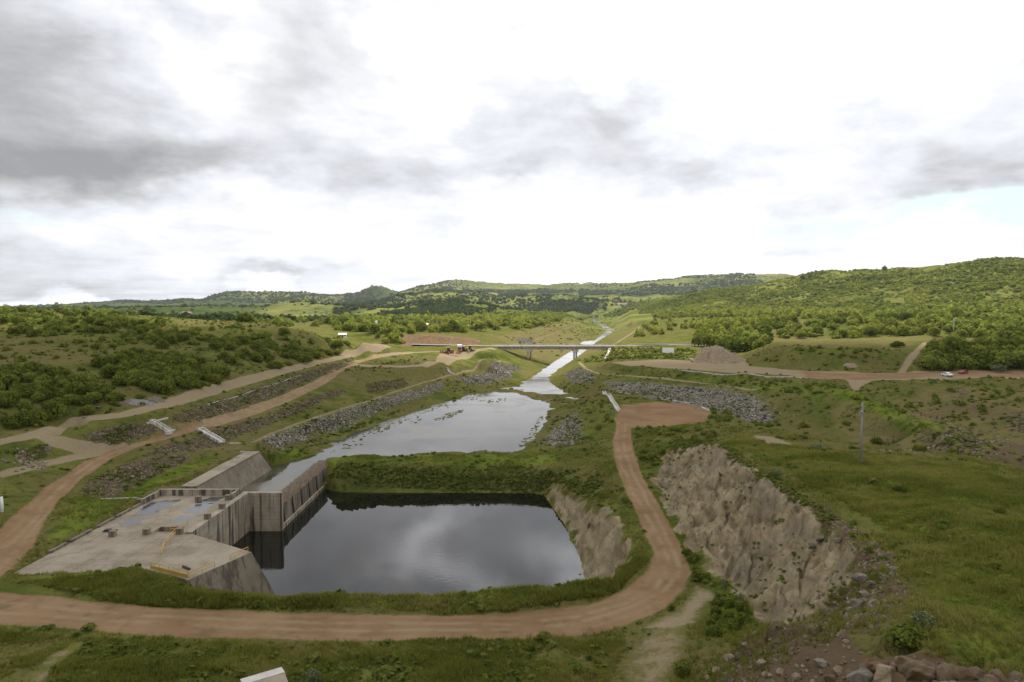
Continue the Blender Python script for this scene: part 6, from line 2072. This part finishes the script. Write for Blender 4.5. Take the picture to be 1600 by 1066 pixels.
def low_loader(lab, x, y, rz):
    t = thing('low_loader_trailer', lab, 'trailer', (x, y, ground(x, y)), rz)
    MB().box(-1.4, 1.4, -4.6, 4.4, .75, 1.05).build('bed', M_MACH, t, None, .03)
    MB().box(-1.3, 1.3, 4.41, 6.0, 1.2, 1.5).box(-1.2, 1.2, 4.42, 4.6, .85, 1.19).build('gooseneck', M_MACH, t, None, .03)
    for s_ in (-.9, .9):
        MB().hull([(s_ - .3, -5.3, .8), (s_ + .3, -5.3, .8), (s_ + .3, -4.61, .8), (s_ - .3, -4.61, .8), (s_ - .3, -5.5, 2.9), (s_ + .3, -5.5, 2.9), (s_ + .3, -5.3, 2.9), (s_ - .3, -5.3, 2.9)]).build('ramp', M_MACH, t, None, .02)
    for s_ in (-1, 1):
        for yy in (-3.8, -2.7, -1.6):
            wheel(t, s_ * 1.15, yy, .42, .3)
    return t


def loader(lab, x, y, z, rz, paint, bucket=True):
    t = thing('wheel_loader', lab, 'loader', (x, y, z), rz)
    MB().hull([(-.95, -.4, .7), (.95, -.4, .7), (.95, 2.2, .7), (-.95, 2.2, .7), (-.85, -.3, 1.9), (.85, -.3, 1.9), (.8, 2.1, 1.7), (-.8, 2.1, 1.7)]).build('engine_hood', paint, t, None, .05)
    MB().hull([(-.75, -1.5, 1.2), (.75, -1.5, 1.2), (.75, -.41, 1.2), (-.75, -.41, 1.2), (-.65, -1.35, 2.9), (.65, -1.35, 2.9), (.65, -.45, 2.9), (-.65, -.45, 2.9)]).build('cab', M_GLASS, t, None, .04)
    MB().box(-.8, .8, -1.6, -.35, 2.905, 3.05).build('cab_roof', paint, t, None, .03)
    for s_ in (-1, 1):
        MB().tube([(s_ * .6, -.9, 1.3), (s_ * .6, -2.2, 1.5), (s_ * .6, -3.0, .8)], .13, 8).build('lift_arm', paint, t)
        for yy in (-1.7, 1.3):
            wheel(t, s_ * 1.0, yy, .72, .45)
    if bucket:
        MB().hull([(-1.2, -3.7, .15), (1.2, -3.7, .15), (1.2, -3.0, .15), (-1.2, -3.0, .15), (-1.2, -3.4, 1.0), (1.2, -3.4, 1.0), (1.2, -2.95, 1.15), (-1.2, -2.95, 1.15)]).build('bucket', M_DARK, t, None, .03)
    return t


x, y, z = G(703, 555)
low_loader('long red low-loader trailer parked on the turning place with raised ramps', x, y, R(-52))
zz = ground(x, y) + 1.06
loader('dark red machine with a bucket riding on the low-loader trailer', x, y, zz, R(-52), M_MACH)
x, y, z = G(718, 550)
truck('white box truck with a red cab parked in front of the trailer', x, y, R(4))
x, y, z = G(732, 548.5)
loader('yellow-brown loader parked to the right of the white truck', x, y, ground(x, y), R(70), M_MYEL)
x, y, z = G(724, 549)
MB_ = MB().tube([(0, 0, -.2), (0, 0, 2.6), (0, 0, 3.0)], [.9, .9, .2], 12)
ds = MB_.build('dark_tank', M_DARK, None, (x, y + 1.0, ground(x, y)), 0)
tag(ds, 'dark upright tank standing right behind the white truck', 'tank')
# ---------------------------------------------------------------- unseen cloud added between sun and foreground to shade the near ground


def cloud(name, cx, cy, cz, sx, sy, th, seed, dens):
    """flat-based lumpy cloud body; its outer parts thin out so that its shade has a soft edge"""
    n, mth = 72, 40
    g = np.linspace(-1, 1, n)
    X, Y = np.meshgrid(g, g, indexing='ij')
    rad = np.hypot(X, Y)
    edge = np.clip(1 - rad ** 3, 0, 1)
    top = th * edge * (1 + .8 * fbm(X * 3 + seed, Y * 3, 4, seed)) + 1
    bot = -th * .15 * edge * (1 + .6 * fbm(X * 4, Y * 4 + seed, 3, seed + 3)) - 1
    V = np.concatenate([np.stack([cx + X * sx, cy + Y * sy, cz + top], -1).reshape(-1, 3), np.stack([cx + X * sx, cy + Y * sy, cz + bot], -1).reshape(-1, 3)])
    i, j = np.meshgrid(np.arange(n - 1), np.arange(n - 1), indexing='ij')
    a = (i * n + j).ravel()
    keep = (rad[:-1, :-1].ravel() < .985)
    a = a[keep]
    Fq = np.concatenate([np.stack([a, a + n, a + n + 1, a + 1], 1), np.stack([a, a + 1, a + n + 1, a + n], 1) + n * n])
    mt = bpy.data.materials.new('shade_cloud_vapour')
    mt.use_nodes = True
    t = NT(mt.node_tree); t.n.clear()
    out = t.add('ShaderNodeOutputMaterial')
    P = t.add('ShaderNodeTexCoord').outputs['Object']
    sp = t.add('ShaderNodeSeparateXYZ'); t.put(sp.inputs[0], P)
    ux = t.m('DIVIDE', t.m('SUBTRACT', sp.outputs[0], cx), sx); uy = t.m('DIVIDE', t.m('SUBTRACT', sp.outputs[1], cy), sy)
    rr = t.m('SQRT', t.m('ADD', t.m('MULTIPLY', ux, ux), t.m('MULTIPLY', uy, uy)))
    nn = t.noise(P, .006, 5, .6)
    al = t.sstep(t.m('ADD', rr, t.m('MULTIPLY', t.m('SUBTRACT', nn, .5), .7)), .55, .92, dens, 0.0)
    tl = t.add('ShaderNodeBsdfTranslucent'); tl.inputs[0].default_value = (.80, .80, .80, 1)
    df = t.add('ShaderNodeBsdfDiffuse'); df.inputs[0].default_value = (.85, .85, .85, 1)
    m1 = t.add('ShaderNodeMixShader'); m1.inputs[0].default_value = .45
    t.l.new(tl.outputs[0], m1.inputs[1]); t.l.new(df.outputs[0], m1.inputs[2])
    tp = t.add('ShaderNodeBsdfTransparent')
    m2 = t.add('ShaderNodeMixShader'); t.put(m2.inputs[0], al)
    t.l.new(tp.outputs[0], m2.inputs[1]); t.l.new(m1.outputs[0], m2.inputs[2]); t.l.new(m2.outputs[0], out.inputs[0])
    me = mesh_np(name, V, Fq.ravel(), np.full(len(Fq), 4), mt)
    o = bpy.data.objects.new(name, me)
    COL.objects.link(o)
    return tag(o, kind='structure')


CZ = 650.0
off = CZ / math.tan(R(SUN_EL))
ox, oy = off * math.sin(R(SUN_AZ)), off * math.cos(R(SUN_AZ))
cloud('added_shade_cloud', 45 + ox, 95 + oy, CZ, 400, 285, 34, 4, .84)

# ---------------------------------------------------------------- the air between here and the far hills
hz = MB().box(-7000, 7000, -60, 7600, -60, 420).build('haze', bpy.data.materials.new('haze'))
hm = hz.data.materials[0]
hm.use_nodes = True
t = NT(hm.node_tree); t.n.clear()
ho = t.add('ShaderNodeOutputMaterial'); pv = t.add('ShaderNodeVolumePrincipled')
pv.inputs['Color'].default_value = (.82, .89, .97, 1); pv.inputs['Density'].default_value = .00003; pv.inputs['Anisotropy'].default_value = .2
t.l.new(pv.outputs[0], ho.inputs['Volume'])
tag(hz, kind='stuff')
